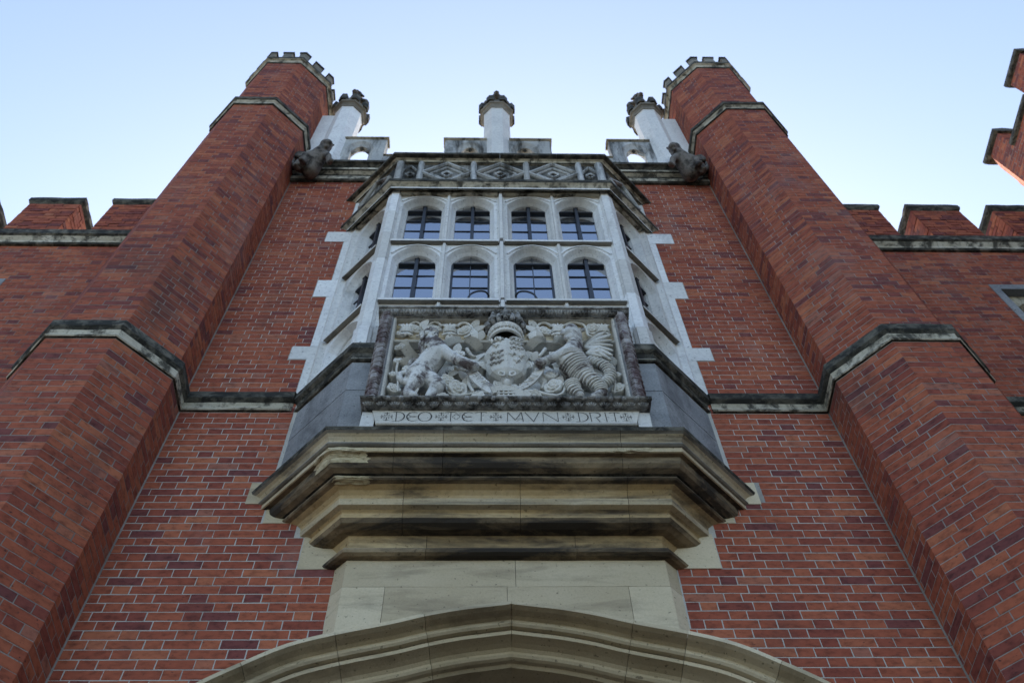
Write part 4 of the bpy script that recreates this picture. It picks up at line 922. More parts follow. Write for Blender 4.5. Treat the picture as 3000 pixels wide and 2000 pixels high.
RELIEF = {'lion': [[(-0.716,-0.56,6.476,0.105),(-0.655,-0.57,6.589,0.101),(-0.598,-0.59,6.718,0.105),(-0.593,-0.6,6.826,0.097),(-0.63,-0.6,6.911,0.088),(-0.637,-0.62,6.952,0.068)],[(-0.637,-0.62,6.952,0.066),(-0.632,-0.63,7.0,0.057),(-0.611,-0.66,7.003,0.046),(-0.601,-0.68,6.986,0.029)],[(-0.629,-0.63,6.913,0.044),(-0.595,-0.66,6.847,0.029)],[(-0.715,-0.6,7.052,0.029),(-0.73,-0.6,7.085,0.015)],[(-0.693,-0.59,6.971,0.044),(-0.694,-0.59,6.885,0.051),(-0.667,-0.58,6.796,0.048),(-0.622,-0.61,6.768,0.044)],[(-0.548,-0.61,6.789,0.068),(-0.479,-0.64,6.667,0.053),(-0.401,-0.66,6.554,0.046),(-0.316,-0.67,6.479,0.044),(-0.275,-0.66,6.466,0.048)],[(-0.69,-0.58,6.474,0.088),(-0.72,-0.6,6.328,0.066),(-0.754,-0.6,6.235,0.048),(-0.78,-0.6,6.17,0.042),(-0.711,-0.64,6.069,0.031)],[(-0.626,-0.56,6.429,0.077),(-0.546,-0.58,6.294,0.068),(-0.583,-0.58,6.211,0.046),(-0.602,-0.6,6.117,0.04)],[(-0.729,-0.55,6.425,0.029),(-0.798,-0.55,6.382,0.029),(-0.859,-0.55,6.443,0.029),(-0.87,-0.55,6.511,0.026),(-0.83,-0.55,6.536,0.022),(-0.747,-0.55,6.537,0.022),(-0.695,-0.55,6.621,0.022),(-0.688,-0.55,6.691,0.021),(-0.739,-0.55,6.738,0.021),(-0.791,-0.55,6.711,0.02),(-0.799,-0.55,6.65,0.015)]],'dragon': [[(0.619,-0.57,6.402,0.083),(0.579,-0.58,6.483,0.11),(0.523,-0.6,6.589,0.123),(0.516,-0.61,6.714,0.101),(0.552,-0.61,6.84,0.073),(0.567,-0.62,6.909,0.064),(0.562,-0.63,7.0,0.073),(0.545,-0.64,7.071,0.064)],[(0.531,-0.65,7.042,0.048),(0.481,-0.68,6.967,0.033),(0.458,-0.69,6.928,0.022)],[(0.529,-0.65,6.933,0.04),(0.487,-0.67,6.883,0.024)],[(0.615,-0.62,7.107,0.024),(0.658,-0.61,7.147,0.018)],[(0.517,-0.63,6.754,0.066),(0.441,-0.65,6.668,0.051),(0.363,-0.66,6.59,0.042),(0.287,-0.66,6.539,0.037),(0.249,-0.66,6.509,0.044)],[(0.612,-0.6,6.393,0.077),(0.663,-0.62,6.287,0.064),(0.707,-0.62,6.212,0.051),(0.715,-0.62,6.139,0.042),(0.638,-0.66,6.039,0.026)],[(0.505,-0.57,6.325,0.061),(0.505,-0.6,6.205,0.051),(0.545,-0.63,6.096,0.033)],[(0.662,-0.56,6.705,0.044),(0.742,-0.57,6.649,0.046),(0.801,-0.58,6.563,0.048),(0.818,-0.58,6.474,0.048),(0.792,-0.58,6.378,0.046),(0.74,-0.58,6.321,0.044)]],'feathers': [[(0.65,-0.55,6.942,0.018),(0.75,-0.56,7.074,0.022),(0.851,-0.56,7.192,0.011)],[(0.65,-0.55,6.942,0.018),(0.767,-0.56,7.047,0.022),(0.885,-0.56,7.135,0.011)],[(0.65,-0.55,6.942,0.018),(0.771,-0.56,7.003,0.022),(0.892,-0.56,7.047,0.011)],[(0.65,-0.55,6.942,0.018),(0.771,-0.56,6.959,0.022),(0.891,-0.56,6.959,0.011)],[(0.65,-0.55,6.942,0.018),(0.768,-0.56,6.916,0.022),(0.884,-0.56,6.874,0.011)],[(0.65,-0.55,6.942,0.018),(0.762,-0.56,6.879,0.022),(0.871,-0.56,6.8,0.011)],[(0.65,-0.55,6.942,0.018),(0.753,-0.56,6.842,0.022),(0.852,-0.56,6.727,0.011)]],'feathers2': [[(0.655,-0.56,6.819,0.015),(0.716,-0.57,6.866,0.02),(0.78,-0.57,6.931,0.011)],[(0.655,-0.56,6.819,0.015),(0.72,-0.57,6.824,0.02),(0.788,-0.57,6.845,0.011)],[(0.655,-0.56,6.819,0.015),(0.714,-0.57,6.782,0.02),(0.774,-0.57,6.762,0.011)]],'shield': [(-0.097,-0.6,6.954),(-0.114,-0.6,6.926),(-0.141,-0.6,6.883),(-0.168,-0.6,6.851),(-0.181,-0.6,6.798),(-0.192,-0.6,6.746),(-0.167,-0.6,6.674),(-0.172,-0.6,6.604),(-0.166,-0.6,6.524),(-0.145,-0.6,6.466),(-0.104,-0.6,6.427),(-0.063,-0.6,6.389),(-0.038,-0.6,6.304),(-0.018,-0.6,6.267)],'crown': (-0.009,-0.62,7.023),'crown_top': (-0.011,-0.64,7.318),'crown_ring': [(-0.168,-0.6,6.936),(0.149,-0.6,6.939),(-0.007,-0.62,7.157)],'roses': [(-0.793,-0.535,7.277,0.053),(-0.624,-0.535,7.29,0.053),(-0.367,-0.535,7.251,0.057),(0.324,-0.535,7.258,0.057),(0.748,-0.535,7.292,0.055),(-0.481,-0.55,6.426,0.055),(-0.392,-0.57,6.283,0.068),(0.342,-0.55,6.529,0.068),(0.35,-0.58,6.3,0.064),(-0.21,-0.545,6.693,0.042),(0.166,-0.545,6.671,0.042),(-0.508,-0.6,6.13,0.048),(0.195,-0.6,6.134,0.055),(-0.235,-0.6,6.137,0.044),(-0.793,-0.55,6.6,0.051),(-0.079,-0.58,6.325,0.037),(0.048,-0.6,6.267,0.031),(-0.909,-0.545,7.179,0.033),(-0.902,-0.545,6.959,0.037),(-0.894,-0.545,6.739,0.04),(-0.919,-0.545,6.538,0.037),(-0.897,-0.54,6.335,0.046),(0.874,-0.55,6.532,0.037),(0.867,-0.54,6.345,0.048),(-0.373,-0.545,6.631,0.048),(-0.401,-0.55,6.848,0.044),(0.382,-0.545,6.863,0.033)],'vases': [(-0.869,-0.535,7.242),(-0.492,-0.535,7.246),(0.449,-0.535,7.254),(0.837,-0.535,7.258)],'vines': [[(-0.877,-0.535,7.265,0.015),(-0.838,-0.535,7.353,0.018),(-0.795,-0.535,7.386,0.018),(-0.746,-0.535,7.347,0.018),(-0.719,-0.535,7.266,0.018),(-0.735,-0.535,7.175,0.017),(-0.778,-0.535,7.148,0.015)],[(-0.562,-0.535,7.314,0.015),(-0.6,-0.535,7.379,0.018),(-0.646,-0.535,7.383,0.018),(-0.682,-0.535,7.324,0.018),(-0.682,-0.535,7.221,0.017),(-0.645,-0.535,7.154,0.015)],[(-0.437,-0.535,7.315,0.015),(-0.393,-0.535,7.374,0.018),(-0.336,-0.535,7.367,0.018),(-0.3,-0.535,7.282,0.018),(-0.315,-0.535,7.179,0.017),(-0.364,-0.535,7.129,0.015)],[(-0.312,-0.535,7.293,0.015),(-0.254,-0.535,7.202,0.015),(-0.197,-0.535,7.153,0.014)],[(0.396,-0.535,7.323,0.015),(0.353,-0.535,7.381,0.018),(0.295,-0.535,7.373,0.018),(0.26,-0.535,7.287,0.018),(0.27,-0.535,7.184,0.017),(0.319,-0.535,7.136,0.015)],[(0.269,-0.535,7.299,0.015),(0.209,-0.535,7.207,0.015),(0.174,-0.535,7.157,0.014)],[(0.512,-0.535,7.347,0.015),(0.585,-0.535,7.395,0.018),(0.674,-0.535,7.361,0.018),(0.696,-0.535,7.28,0.018),(0.704,-0.535,7.177,0.017),(0.747,-0.535,7.155,0.015)],[(-0.522,-0.545,6.415,0.013),(-0.465,-0.54,6.272,0.018),(-0.411,-0.56,6.197,0.018),(-0.32,-0.58,6.176,0.02),(-0.23,-0.6,6.183,0.022),(-0.15,-0.6,6.174,0.022)],[(0.142,-0.6,6.194,0.02),(0.222,-0.6,6.185,0.024),(0.29,-0.6,6.149,0.02),(0.38,-0.6,6.132,0.015)],[(0.409,-0.55,6.413,0.015),(0.444,-0.56,6.322,0.018),(0.415,-0.58,6.198,0.015),(0.352,-0.58,6.165,0.013)],[(-0.318,-0.545,6.513,0.02),(-0.305,-0.54,6.386,0.022),(-0.271,-0.56,6.243,0.02)],[(0.285,-0.545,6.42,0.02),(0.259,-0.55,6.298,0.022)],[(-0.895,-0.545,6.688,0.011),(-0.897,-0.545,6.587,0.013),(-0.875,-0.545,6.451,0.013),(-0.86,-0.54,6.27,0.013)],[(0.857,-0.545,6.619,0.011),(0.854,-0.545,6.442,0.013),(0.829,-0.54,6.261,0.013)],[(-0.337,-0.54,6.929,0.018),(-0.297,-0.55,6.807,0.015),(-0.259,-0.55,6.787,0.013)],[(0.32,-0.54,6.934,0.018),(0.282,-0.55,6.833,0.015),(0.259,-0.55,6.791,0.013)]],'ribbons': [[(-0.879,-0.54,7.087),(-0.852,-0.55,6.951),(-0.801,-0.55,6.845),(-0.737,-0.54,6.779)],[(-0.537,-0.54,7.003),(-0.494,-0.56,7.024),(-0.439,-0.57,7.046),(-0.385,-0.56,7.064)],[(-0.341,-0.56,7.08),(-0.284,-0.57,7.019),(-0.228,-0.55,6.935)],[(0.189,-0.55,6.96),(0.235,-0.57,7.024),(0.292,-0.57,7.062),(0.337,-0.55,7.07)],[(0.393,-0.55,7.07),(0.447,-0.57,7.059),(0.502,-0.55,7.027)],[(0.654,-0.55,6.996),(0.723,-0.57,7.028),(0.796,-0.56,7.146)],[(-0.863,-0.55,6.68),(-0.816,-0.54,6.758),(-0.775,-0.54,6.778)]],'garterL': [(-0.307,-0.62,6.511),(-0.263,-0.63,6.398),(-0.211,-0.63,6.303),(-0.15,-0.63,6.22),(-0.09,-0.64,6.141)],'garterR': [(0.267,-0.62,6.544),(0.231,-0.63,6.43),(0.176,-0.63,6.324),(0.107,-0.63,6.23),(0.04,-0.64,6.178)],'collarL': [(-0.168,-0.54,6.888),(-0.238,-0.55,6.808),(-0.279,-0.55,6.725),(-0.289,-0.55,6.643)],'collarR': [(0.149,-0.54,6.89),(0.216,-0.55,6.811),(0.262,-0.55,6.739)],'scroll': [(-0.13,-0.66,6.137),(-0.07,-0.66,6.161),(-0.011,-0.66,6.151),(0.058,-0.66,6.111),(0.117,-0.66,6.084),(0.153,-0.66,6.121)],'portcullis': (-0.021,-0.64,6.091),'leaves': [(-0.713,-0.535,7.354,30),(-0.696,-0.535,7.267,-40),(-0.267,-0.535,7.359,20),(-0.232,-0.535,7.271,60),(-0.275,-0.535,7.157,-20),(-0.219,-0.535,7.158,10),(0.226,-0.535,7.363,-20),(0.2,-0.535,7.275,-60),(0.23,-0.535,7.162,20),(0.275,-0.535,7.162,-10),(-0.424,-0.52,6.571,70),(-0.36,-0.53,6.516,-30),(-0.321,-0.53,6.439,20),(-0.254,-0.53,6.459,-10),(-0.233,-0.54,6.386,40),(-0.172,-0.53,6.636,-60),(0.136,-0.53,6.638,60),(0.41,-0.54,6.428,20),(0.265,-0.54,6.447,-20),(-0.488,-0.52,7.136,0),(0.443,-0.52,7.145,0),(-0.732,-0.58,6.192,40),(-0.415,-0.53,6.945,10),(0.384,-0.54,6.705,-30),(0.227,-0.54,6.807,20)],'ledge': 7.067,'let': [('*',-0.904),('D',-0.848,-0.774),('E',-0.756,-0.68),('O',-0.671,-0.574),('*',-0.503),('T',-0.475,-0.39),('q',-0.391),('E',-0.347,-0.271),('T',-0.251,-0.163),('*',-0.098),('M',-0.014,0.103),('V',0.119,0.223),('N',0.248,0.361),('*',0.438),('D',0.504,0.585),('R',0.603,0.689),('I',0.714,0.719),('T',0.746,0.826),('*',0.867)]}

# ================================================================== carved royal arms
panel = empty('carved_panel', (OX, -0.5, 5.74 + H))
tag(panel, 'carved stone coat of arms with lion, dragon and crown on the oriel front', 'carved panel')
PX = -0.02
# back board and frieze ledge
mb = MB(); mb.box(PX - 1.07, PX + 1.07, -0.395, -0.34, 5.745, RELIEF['ledge'], 'carved'); mb.box(PX - 1.07, PX + 1.07, -0.457, -0.34, RELIEF['ledge'], 7.46, 'carved'); mb.build('back_board', panel)
mb = MB(); mb.box(PX - 0.942, PX + 0.942, -0.512, -0.456, RELIEF['ledge'], 7.42, 'pale_buff'); mb.build('frieze_board', panel)
zl = RELIEF['ledge']; mb = MB(); mb.loft([[(x, -y, zl + z) for y, z in ((0.46, -0.02), (0.535, -0.012), (0.548, 0.0), (0.535, 0.014), (0.46, 0.02))] for x in (PX - 0.95, PX + 0.95)], 'carved'); mb.build('frieze_ledge', panel)
# frame: side members, head and foot
def framebar(name, pts0, pts1, mats):
    mb = MB(); mb.loft([pts0, pts1], mats); return mb.build(name, panel)
FS = [(1.085, 0.385), (1.085, 0.575), (1.075, 0.60), (1.055, 0.612), (1.03, 0.618), (0.995, 0.612), (0.972, 0.592), (0.962, 0.578), (0.948, 0.578), (0.940, 0.565), (0.940, 0.385)]
for sx in (-1, 1):
    fb = framebar('frame_side', [(PX + sx * a, -b, 5.995) for a, b in FS], [(PX + sx * a, -b, 7.43) for a, b in FS], ['purple_frame'] * 6 + ['grey_stone', 'carved', 'carved', 'carved', 'carved'])
    for k in range(18):                      # curling leaves up the frame
        z = 6.04 + k * 0.078; mb = MB()
        for q in range(3):
            mb.tube([(PX + sx * (1.075 - q * 0.004), -0.600, z - 0.03 + q * 0.022, 0.009), (PX + sx * 1.04, -0.628, z - 0.010 + q * 0.022, 0.014), (PX + sx * 1.005, -0.622, z + 0.018 + q * 0.022, 0.012), (PX + sx * 0.978, -0.600, z + 0.012 + q * 0.022, 0.005)], 'purple_frame', 6)
        mb.build('leaf', fb, smooth=True)
FT = [(7.36, 0.46), (7.36, 0.565), (7.375, 0.575), (7.39, 0.578), (7.40, 0.60), (7.43, 0.622), (7.47, 0.635), (7.50, 0.640), (7.515, 0.655), (7.56, 0.658), (7.575, 0.62), (7.60, 0.45)]
FT = [(7.405 + (z - 7.36) * 0.30, b) for z, b in FT]
fb = framebar('frame_head', [(PX - 1.10, -b, z) for z, b in FT], [(PX + 1.10, -b, z) for z, b in FT], ['carved', 'frame_stone', 'crust_pale'] + ['frame_stone'] * 9)
for k in range(27):
    x = PX - 1.04 + k * 0.08; mb = MB()
    for q in (-1, 0, 1): mb.tube([(x + q * 0.012, -0.594, 7.408, 0.008), (x + q * 0.024, -0.618, 7.420, 0.013), (x + q * 0.028, -0.640, 7.440, 0.008)], 'frame_stone', 6)
    mb.build('leaf', fb, smooth=True)
# foot: egg and leaf cornice with returns at the ends, then the inscription and a roll
FB = [(5.955, 0.56), (5.958, 0.600), (5.966, 0.612), (5.985, 0.628), (6.005, 0.640), (6.022, 0.648), (6.030, 0.640), (6.038, 0.650), (6.055, 0.672), (6.075, 0.680), (6.095, 0.682), (6.11, 0.66), (6.12, 0.45)]
FB = [(5.955 + (z - 5.955) * 0.40, b) for z, b in FB]
mb = MB()
def fbring(kind, sx=1):
    out_ = []
    for z, b in FB:
        g = b - 0.60
        out_.append((PX + sx * (1.02 + g * 0.9), -b if kind == 'F' else -0.46, z))
    return out_
mb.loft([fbring('W', -1), fbring('F', -1), fbring('F', 1), fbring('W', 1)], ['frame_stone'] * 13); fb = mb.build('frame_foot', panel)
zf = lambda z: 5.955 + (z - 5.955) * 0.40
for k in range(22):
    x = PX - 1.03 + k * 0.098; mb = MB()
    for q in (-2, -1, 0, 1, 2): mb.tube([(x + q * 0.004, -0.614, zf(5.966) - 0.004, 0.005), (x + q * 0.013, -0.632, zf(5.985) - 0.007, 0.008), (x + q * 0.020, -0.648 + abs(q) * 0.004, zf(6.015), 0.006)], 'frame_stone', 6)
    mb.build('leaf', fb, smooth=True)
    mb = MB(); mb.tube([(x + 0.049, -0.650, zf(6.04) - 0.006, 0.010), (x + 0.049, -0.668, zf(6.06) - 0.006, 0.019), (x + 0.049, -0.684, zf(6.08), 0.012)], 'frame_stone', 8); mb.build('egg', fb, smooth=True)
mb = MB(); mb.loft([[(PX + sx * 1.0, -0.585, 5.955), (PX + sx * 0.955, -0.600, 5.775), (PX + sx * 0.955, -0.45, 5.775), (PX + sx * 1.0, -0.45, 5.955)] for sx in (-1, 1)], 'carved'); board = mb.build('inscription_board', panel)
def board_pt(x, z, d=0.0015): t = (5.955 - z) / 0.18; return (x, -(0.585 + 0.015 * t) - d, z)
def stroke(mb, pts, wd):
    """thin incised line"""
    for (x0, z0, *a), (x1, z1, *b) in zip(pts, pts[1:]):
        w0 = (a[0] if a else 1) * wd / 2; w1 = (b[0] if b else 1) * wd / 2; l = math.hypot(x1 - x0, z1 - z0) or 1e-6
        nx, nz = -(z1 - z0) / l, (x1 - x0) / l
        mb.face([board_pt(x0 + nx * w0, z0 + nz * w0), board_pt(x1 + nx * w1, z1 + nz * w1), board_pt(x1 - nx * w1, z1 - nz * w1), board_pt(x0 - nx * w0, z0 - nz * w0)], 'incised')
def arc(cx, cz, rx, rz, a0, a1, n=14, thick=None):
    return [(cx + rx * math.cos(R(a0 + (a1 - a0) * k / n)), cz + rz * math.sin(R(a0 + (a1 - a0) * k / n))) + ((thick(k / n),) if thick else ()) for k in range(n + 1)]
LT, LB = 5.930, 5.796; LM = (LT + LB) / 2; LH = LT - LB; W0 = 0.0068
swell = lambda t: 0.5 + 1.0 * math.sin(math.pi * t)
for it in RELIEF['let']:
    mb = MB(); ch = it[0]
    if ch in '*q':
        x = it[1]
        if ch == '*':
            for k in range(4):
                dx, dz = math.cos(R(90 * k)), math.sin(R(90 * k)); rz = 1.35
                stroke(mb, [(x + dx * 0.008, LM + dz * 0.008 * rz), (x + dx * 0.047, LM + dz * 0.047 * rz)], 0.006)
                for s2 in (-1, 1):
                    stroke(mb, [(x + dx * 0.03, LM + dz * 0.03 * rz), (x + dx * 0.040 - dz * s2 * 0.012, LM + (dz * 0.040 + dx * s2 * 0.012) * rz), (x + dx * 0.036 - dz * s2 * 0.020, LM + (dz * 0.036 + dx * s2 * 0.020) * rz)], 0.004)
                d2x, d2z = math.cos(R(45 + 90 * k)), math.sin(R(45 + 90 * k)); stroke(mb, [(x + d2x * 0.015, LM + d2z * 0.015 * rz), (x + d2x * 0.03, LM + d2z * 0.03 * rz)], 0.005)
        else:
            for k in range(4): stroke(mb, arc(x + 0.013 * math.cos(R(90 * k)), LM + 0.019 * math.sin(R(90 * k)), 0.014, 0.019, 90 * k - 100, 90 * k + 100, 8), 0.004)
        mb.build('ornament', board, fix=False); continue
    x0, x1 = it[1], it[2]; wd = x1 - x0; cx = (x0 + x1) / 2
    if ch == 'D':
        stroke(mb, [(x0 + 0.012, LT), (x0 + 0.016, LB)], W0); stroke(mb, [(x0 - 0.012, LT + 0.002), (x0 + 0.02, LT)], 0.005); stroke(mb, [(x0 - 0.014, LB), (x0 + 0.02, LB)], 0.004)
        stroke(mb, arc(x0 + 0.02, LM, wd - 0.02, LH / 2, 90, -90, 16, swell), W0)
    elif ch == 'E':
        stroke(mb, arc(x1 - 0.02, LM, wd - 0.02, LH / 2, 100, 260, 16, swell), W0)
        stroke(mb, arc(x1 - 0.02, LT - 0.03, wd * 0.6, LH * 0.30, 150, 290, 10), 0.005); stroke(mb, arc(x1 - 0.02, LB + 0.03, wd * 0.6, LH * 0.30, 210, 70, 10), 0.005)
        stroke(mb, [(x0 + wd * 0.55, LM), (x1 - 0.01, LM, 1.3)], 0.006); stroke(mb, [(x1 - 0.03, LT), (x1, LT - 0.012)], 0.005); stroke(mb, [(x1 - 0.03, LB), (x1, LB + 0.012)], 0.005)
    elif ch == 'O':
        stroke(mb, arc(cx, LM, wd / 2, LH / 2, 90, 270, 16, swell), W0); stroke(mb, arc(cx, LM, wd / 2, LH / 2, 90, -90, 16, swell), W0)
    elif ch == 'T':
        stroke(mb, [(cx, LT), (cx, LB)], W0); stroke(mb, [(x0, LT - 0.010), (x0 + 0.02, LT), (x1 - 0.02, LT), (x1, LT - 0.010)], 0.006)
    elif ch == 'M':
        stroke(mb, [(x0 + 0.004, LT), (x0, LB)], 0.005); stroke(mb, [(x0 + 0.004, LT), (cx, LB + 0.02)], W0); stroke(mb, [(cx, LB + 0.02), (x1 - 0.012, LT)], 0.006); stroke(mb, [(x1 - 0.012, LT), (x1, LB)], W0)
    elif ch == 'V':
        stroke(mb, [(x0, LT), (cx + 0.008, LB)], W0); stroke(mb, [(cx + 0.008, LB), (x1, LT)], 0.006)
    elif ch == 'N':
        stroke(mb, [(x0 + 0.004, LT), (x0 + 0.004, LB)], 0.005); stroke(mb, [(x0 + 0.004, LT), (x1, LB)], W0); stroke(mb, [(x1, LB), (x1, LT)], 0.005)
    elif ch == 'R':
        stroke(mb, [(x0, LT), (x0 + 0.004, LB)], 0.006); stroke(mb, arc(cx - 0.01, LT - LH * 0.28, wd / 2, LH * 0.28, 150, -100, 16, swell), W0); stroke(mb, [(cx, LB + LH * 0.42), (x1 - 0.02, LB)], W0)
    elif ch == 'I':
        stroke(mb, [(cx, LT), (cx + 0.004, LB)], W0)
    mb.build('letter', board, fix=False)
mb = MB(); mb.tube([(PX - 0.955, -0.603, 5.755, 0.017), (PX + 0.955, -0.603, 5.755, 0.017)], 'carved', 10); mb.build('roll_moulding', panel, smooth=True)
for sx in (-1, 1):
    q = MB(); x0, x1 = sorted((PX + sx * 0.975, PX + sx * 1.075)); q.box(x0, x1, -0.575, -0.45, 5.742, 5.95, 'white_stone', 0.004); q.build('end_block', panel)

# ---- beasts
remesh_body('lion', RELIEF['lion'], 'carved_dark', panel, 0.009)
def mane(chains):
    mb = MB()
    for k in range(26):
        a = random.uniform(0, 6.28); r_ = random.uniform(0.05, 0.11); x = -0.66 + r_ * math.cos(a) * 0.9; z = 6.90 + r_ * math.sin(a) * 1.5
        mb.tube([(x, -0.655, z + 0.02, 0.014), (x + 0.012, -0.682, z - 0.01, 0.016), (x + 0.004, -0.672, z - 0.05, 0.006)], 'carved_dark', 6)
    return mb
lion = bpy.data.objects['lion']
q = MB(); h_ = RELIEF['lion'][2]; q.tube([(h_[0][0] + 0.022, h_[0][1] - 0.022, h_[0][2] + 0.045, 0.012), (h_[1][0] + 0.002, h_[1][1] - 0.012, h_[1][2] + 0.085, 0.026), (h_[1][0] + 0.006, h_[1][1] - 0.03, h_[1][2] + 0.07, 0.012)], 'dark', 8); q.build('mouth', lion, smooth=True)  # dark lump stands in for the shade between the jaws
mane(None).build('mane', lion, smooth=True)
drg = remesh_body('dragon', RELIEF['dragon'], 'carved_dark', panel, 0.009)
# belly plates and leg scales: ridged bands that wrap the dragon
mb = MB(); tr = RELIEF['dragon'][0]
for k in range(13):
    f = k / 12 * 2.6; i = int(f); u = f - i; p = Vector(tr[i][:3]).lerp(Vector(tr[i + 1][:3]), u); r_ = tr[i][3] * (1 - u) + tr[i + 1][3] * u
    d = (Vector(tr[i + 1][:3]) - Vector(tr[i][:3])).normalized(); s = d.cross(Vector((0, -1, 0))).normalized(); fw_ = s.cross(d).normalized()
    if fw_.y > 0: fw_ = -fw_
    mb.tube([tuple(p + (s * math.cos(t) + fw_ * math.sin(t)) * (r_ * 1.0)) + (0.0115,) for t in [math.pi * q / 9 for q in range(10)]], 'carved_dark', 6)
mb.build('belly_plates', drg, smooth=True)
mb = MB()
for ch in (RELIEF['dragon'][7], RELIEF['dragon'][5][:4], RELIEF['dragon'][6]):
    for i in range(len(ch) - 1):
        for u in (0.0, 0.33, 0.66):
            p = Vector(ch[i][:3]).lerp(Vector(ch[i + 1][:3]), u); r_ = ch[i][3] * (1 - u) + ch[i + 1][3] * u
            d = (Vector(ch[i + 1][:3]) - Vector(ch[i][:3])).normalized(); s = d.cross(Vector((0, -1, 0))).normalized(); fw_ = s.cross(d).normalized()
            if fw_.y > 0: fw_ = -fw_
            mb.tube([tuple(p + (s * math.cos(t) + fw_ * math.sin(t)) * r_ + d * 0.012 * math.sin(t)) + (0.010,) for t in [math.pi * q / 7 for q in range(8)]], 'carved', 6)
mb.build('scales', drg, smooth=True)
for key in ('feathers', 'feathers2'):
    for ch in RELIEF[key]:
        mb = MB(); P = catmull([p[:3] for p in ch], 5); n = len(P)
        mb.tube([tuple(p) + (0.008 + 0.016 * math.sin(math.pi * min(1, 0.12 + 0.86 * k / (n - 1))),) for k, p in enumerate(P)], 'carved', 8); mb.build('feather', drg, smooth=True)

# ---- shield: ridged and pointed, with charges
sh = RELIEF['shield']; cxs = (RELIEF['crown'][0])
left = [(p[0], p[2]) for p in sh]; ctr = cxs
mb = MB(); n = 6; rows = []
for x, z in left:
    hw = ctr - x; row = []
    for k in range(-n, n + 1):
        f = k / n; row.append((ctr + hw * f, -(0.575 + 0.075 * (1 - f * f) ** 0.6 * min(1, hw / 0.12) + (0.008 if k == 0 else 0)), z))
    rows.append(row)
for a, b in zip(rows, rows[1:]):
    for j in range(2 * n): mb.face([a[j], a[j + 1], b[j + 1], b[j]], 'carved')
# closed rim back to the board
rim = [r_[0] for r_ in rows] + [r_[-1] for r_ in reversed(rows)]
mb.loft([rim, [(x, -0.47, z) for x, y, z in rim]], 'carved', caps=False)
shield = mb.build('shield', panel, smooth=True)
def charge(cx_, cz_, kind):
    q = MB()
    def sy(x): f = min(1, abs(x - ctr) / 0.17); return -(0.575 + 0.075 * (1 - f * f) ** 0.6) - 0.004
    if kind == 'lions':
        for r_ in range(3):
            z = cz_ + 0.085 - r_ * 0.075
            q.tube([(cx_ - 0.055, sy(cx_ - 0.055), z, 0.008), (cx_ - 0.03, sy(cx_ - 0.03), z + 0.016, 0.013), (cx_ + 0.02, sy(cx_ + 0.02), z + 0.010, 0.013), (cx_ + 0.055, sy(cx_ + 0.055), z + 0.03, 0.008)], 'carved_dark', 6)
            for dx in (-0.035, 0.0, 0.03): q.tube([(cx_ + dx, sy(cx_ + dx), z + 0.008, 0.008), (cx_ + dx - 0.012, sy(cx_ + dx), z - 0.022, 0.006)], 'carved_dark', 6)
    else:
        for dx, dz in ((-0.035, 0.06), (0.035, 0.06), (0.0, -0.03)):
            x, z = cx_ + dx, cz_ + dz
            q.tube([(x, sy(x), z + 0.045, 0.004), (x, sy(x) - 0.004, z + 0.015, 0.012), (x, sy(x), z - 0.03, 0.006)], 'carved', 6)
            for s2 in (-1, 1): q.tube([(x + s2 * 0.004, sy(x), z - 0.005, 0.007), (x + s2 * 0.024, sy(x), z + 0.022, 0.008), (x + s2 * 0.03, sy(x), z + 0.0, 0.005)], 'carved', 6)
    q.build('charge', shield, smooth=True)
zc = RELIEF['shield'][6][2]
charge(ctr - 0.085, zc + 0.17, 'lilies'); charge(ctr + 0.085, zc + 0.16, 'lions'); charge(ctr - 0.08, zc - 0.06, 'lions'); charge(ctr + 0.08, zc - 0.07, 'lilies')
def scroll(c, s2, rad, turns=1.4):
    return [(c[0] + s2 * rad * (1 - k / 20) * math.cos(6.28 * turns * k / 18 + 1.57), c[1] - 0.0015 * k, c[2] + rad * 1.3 * (1 - k / 20) * math.sin(6.28 * turns * k / 18 + 1.57), 0.011 * (1 - k / 40)) for k in range(19)]
for s2 in (-1, 1):
    q = MB(); q.tube(scroll((ctr + s2 * 0.075, -0.625, sh[0][2] - 0.02), s2, 0.032), 'carved', 6); q.build('shield_scroll', shield, smooth=True)
    q = MB(); q.tube(scroll((ctr + s2 * 0.048, -0.625, sh[11][2] + 0.005), s2, 0.034), 'carved', 6); q.build('shield_scroll', shield, smooth=True)
q = MB(); zb_ = sh[-1][2]; q.loft([[(ctr + r_ * math.cos(t), -0.625 + r_ * 0.8 * math.sin(t), zb_ + z) for t in [6.283 * k / 10 for k in range(10)]] for r_, z in ((0.008, -0.055), (0.026, -0.035), (0.034, 0.0), (0.026, 0.035), (0.012, 0.06))], 'carved'); q.build('shield_drop', shield, smooth=True)

# ---- crown seen from below: open circlet with a beaded band and leafy arches
a_, b_, c_ = RELIEF['crown_ring']; cw = (b_[0] - a_[0]) / 2; cx = (a_[0] + b_[0]) / 2 ; z0 = c_[2] - 0.075
def cring(r_, z, n=28): return [(cx + r_ * math.cos(t), -0.50 - max(0.0, r_ * 1.0 * math.sin(t)) , z) for t in [math.pi * k / n for k in range(n + 1)]]
mb = MB()
rings = [(0.78, 0.26, 'dark'), (0.78, 0.0, 'carved_dark'), (0.86, -0.006, 'carved'), (0.93, 0.0, 'carved'), (0.95, 0.02, 'carved'), (0.95, 0.085, 'carved'), (0.99, 0.10, 'carved'), (1.0, 0.12, 'frame_stone'), (0.95, 0.13, 'frame_stone'), (0.95, 0.20, 'frame_stone'), (0.70, 0.33, 'frame_stone'), (0.15, 0.39, 'frame_stone')]
for (r0, dz0, m0), (r1, dz1, m1) in zip(rings, rings[1:]):
    A, B = cring(cw * r0, z0 + dz0), cring(cw * r1, z0 + dz1)
    for i in range(len(A) - 1): mb.face([A[i], A[i + 1], B[i + 1], B[i]], m0)
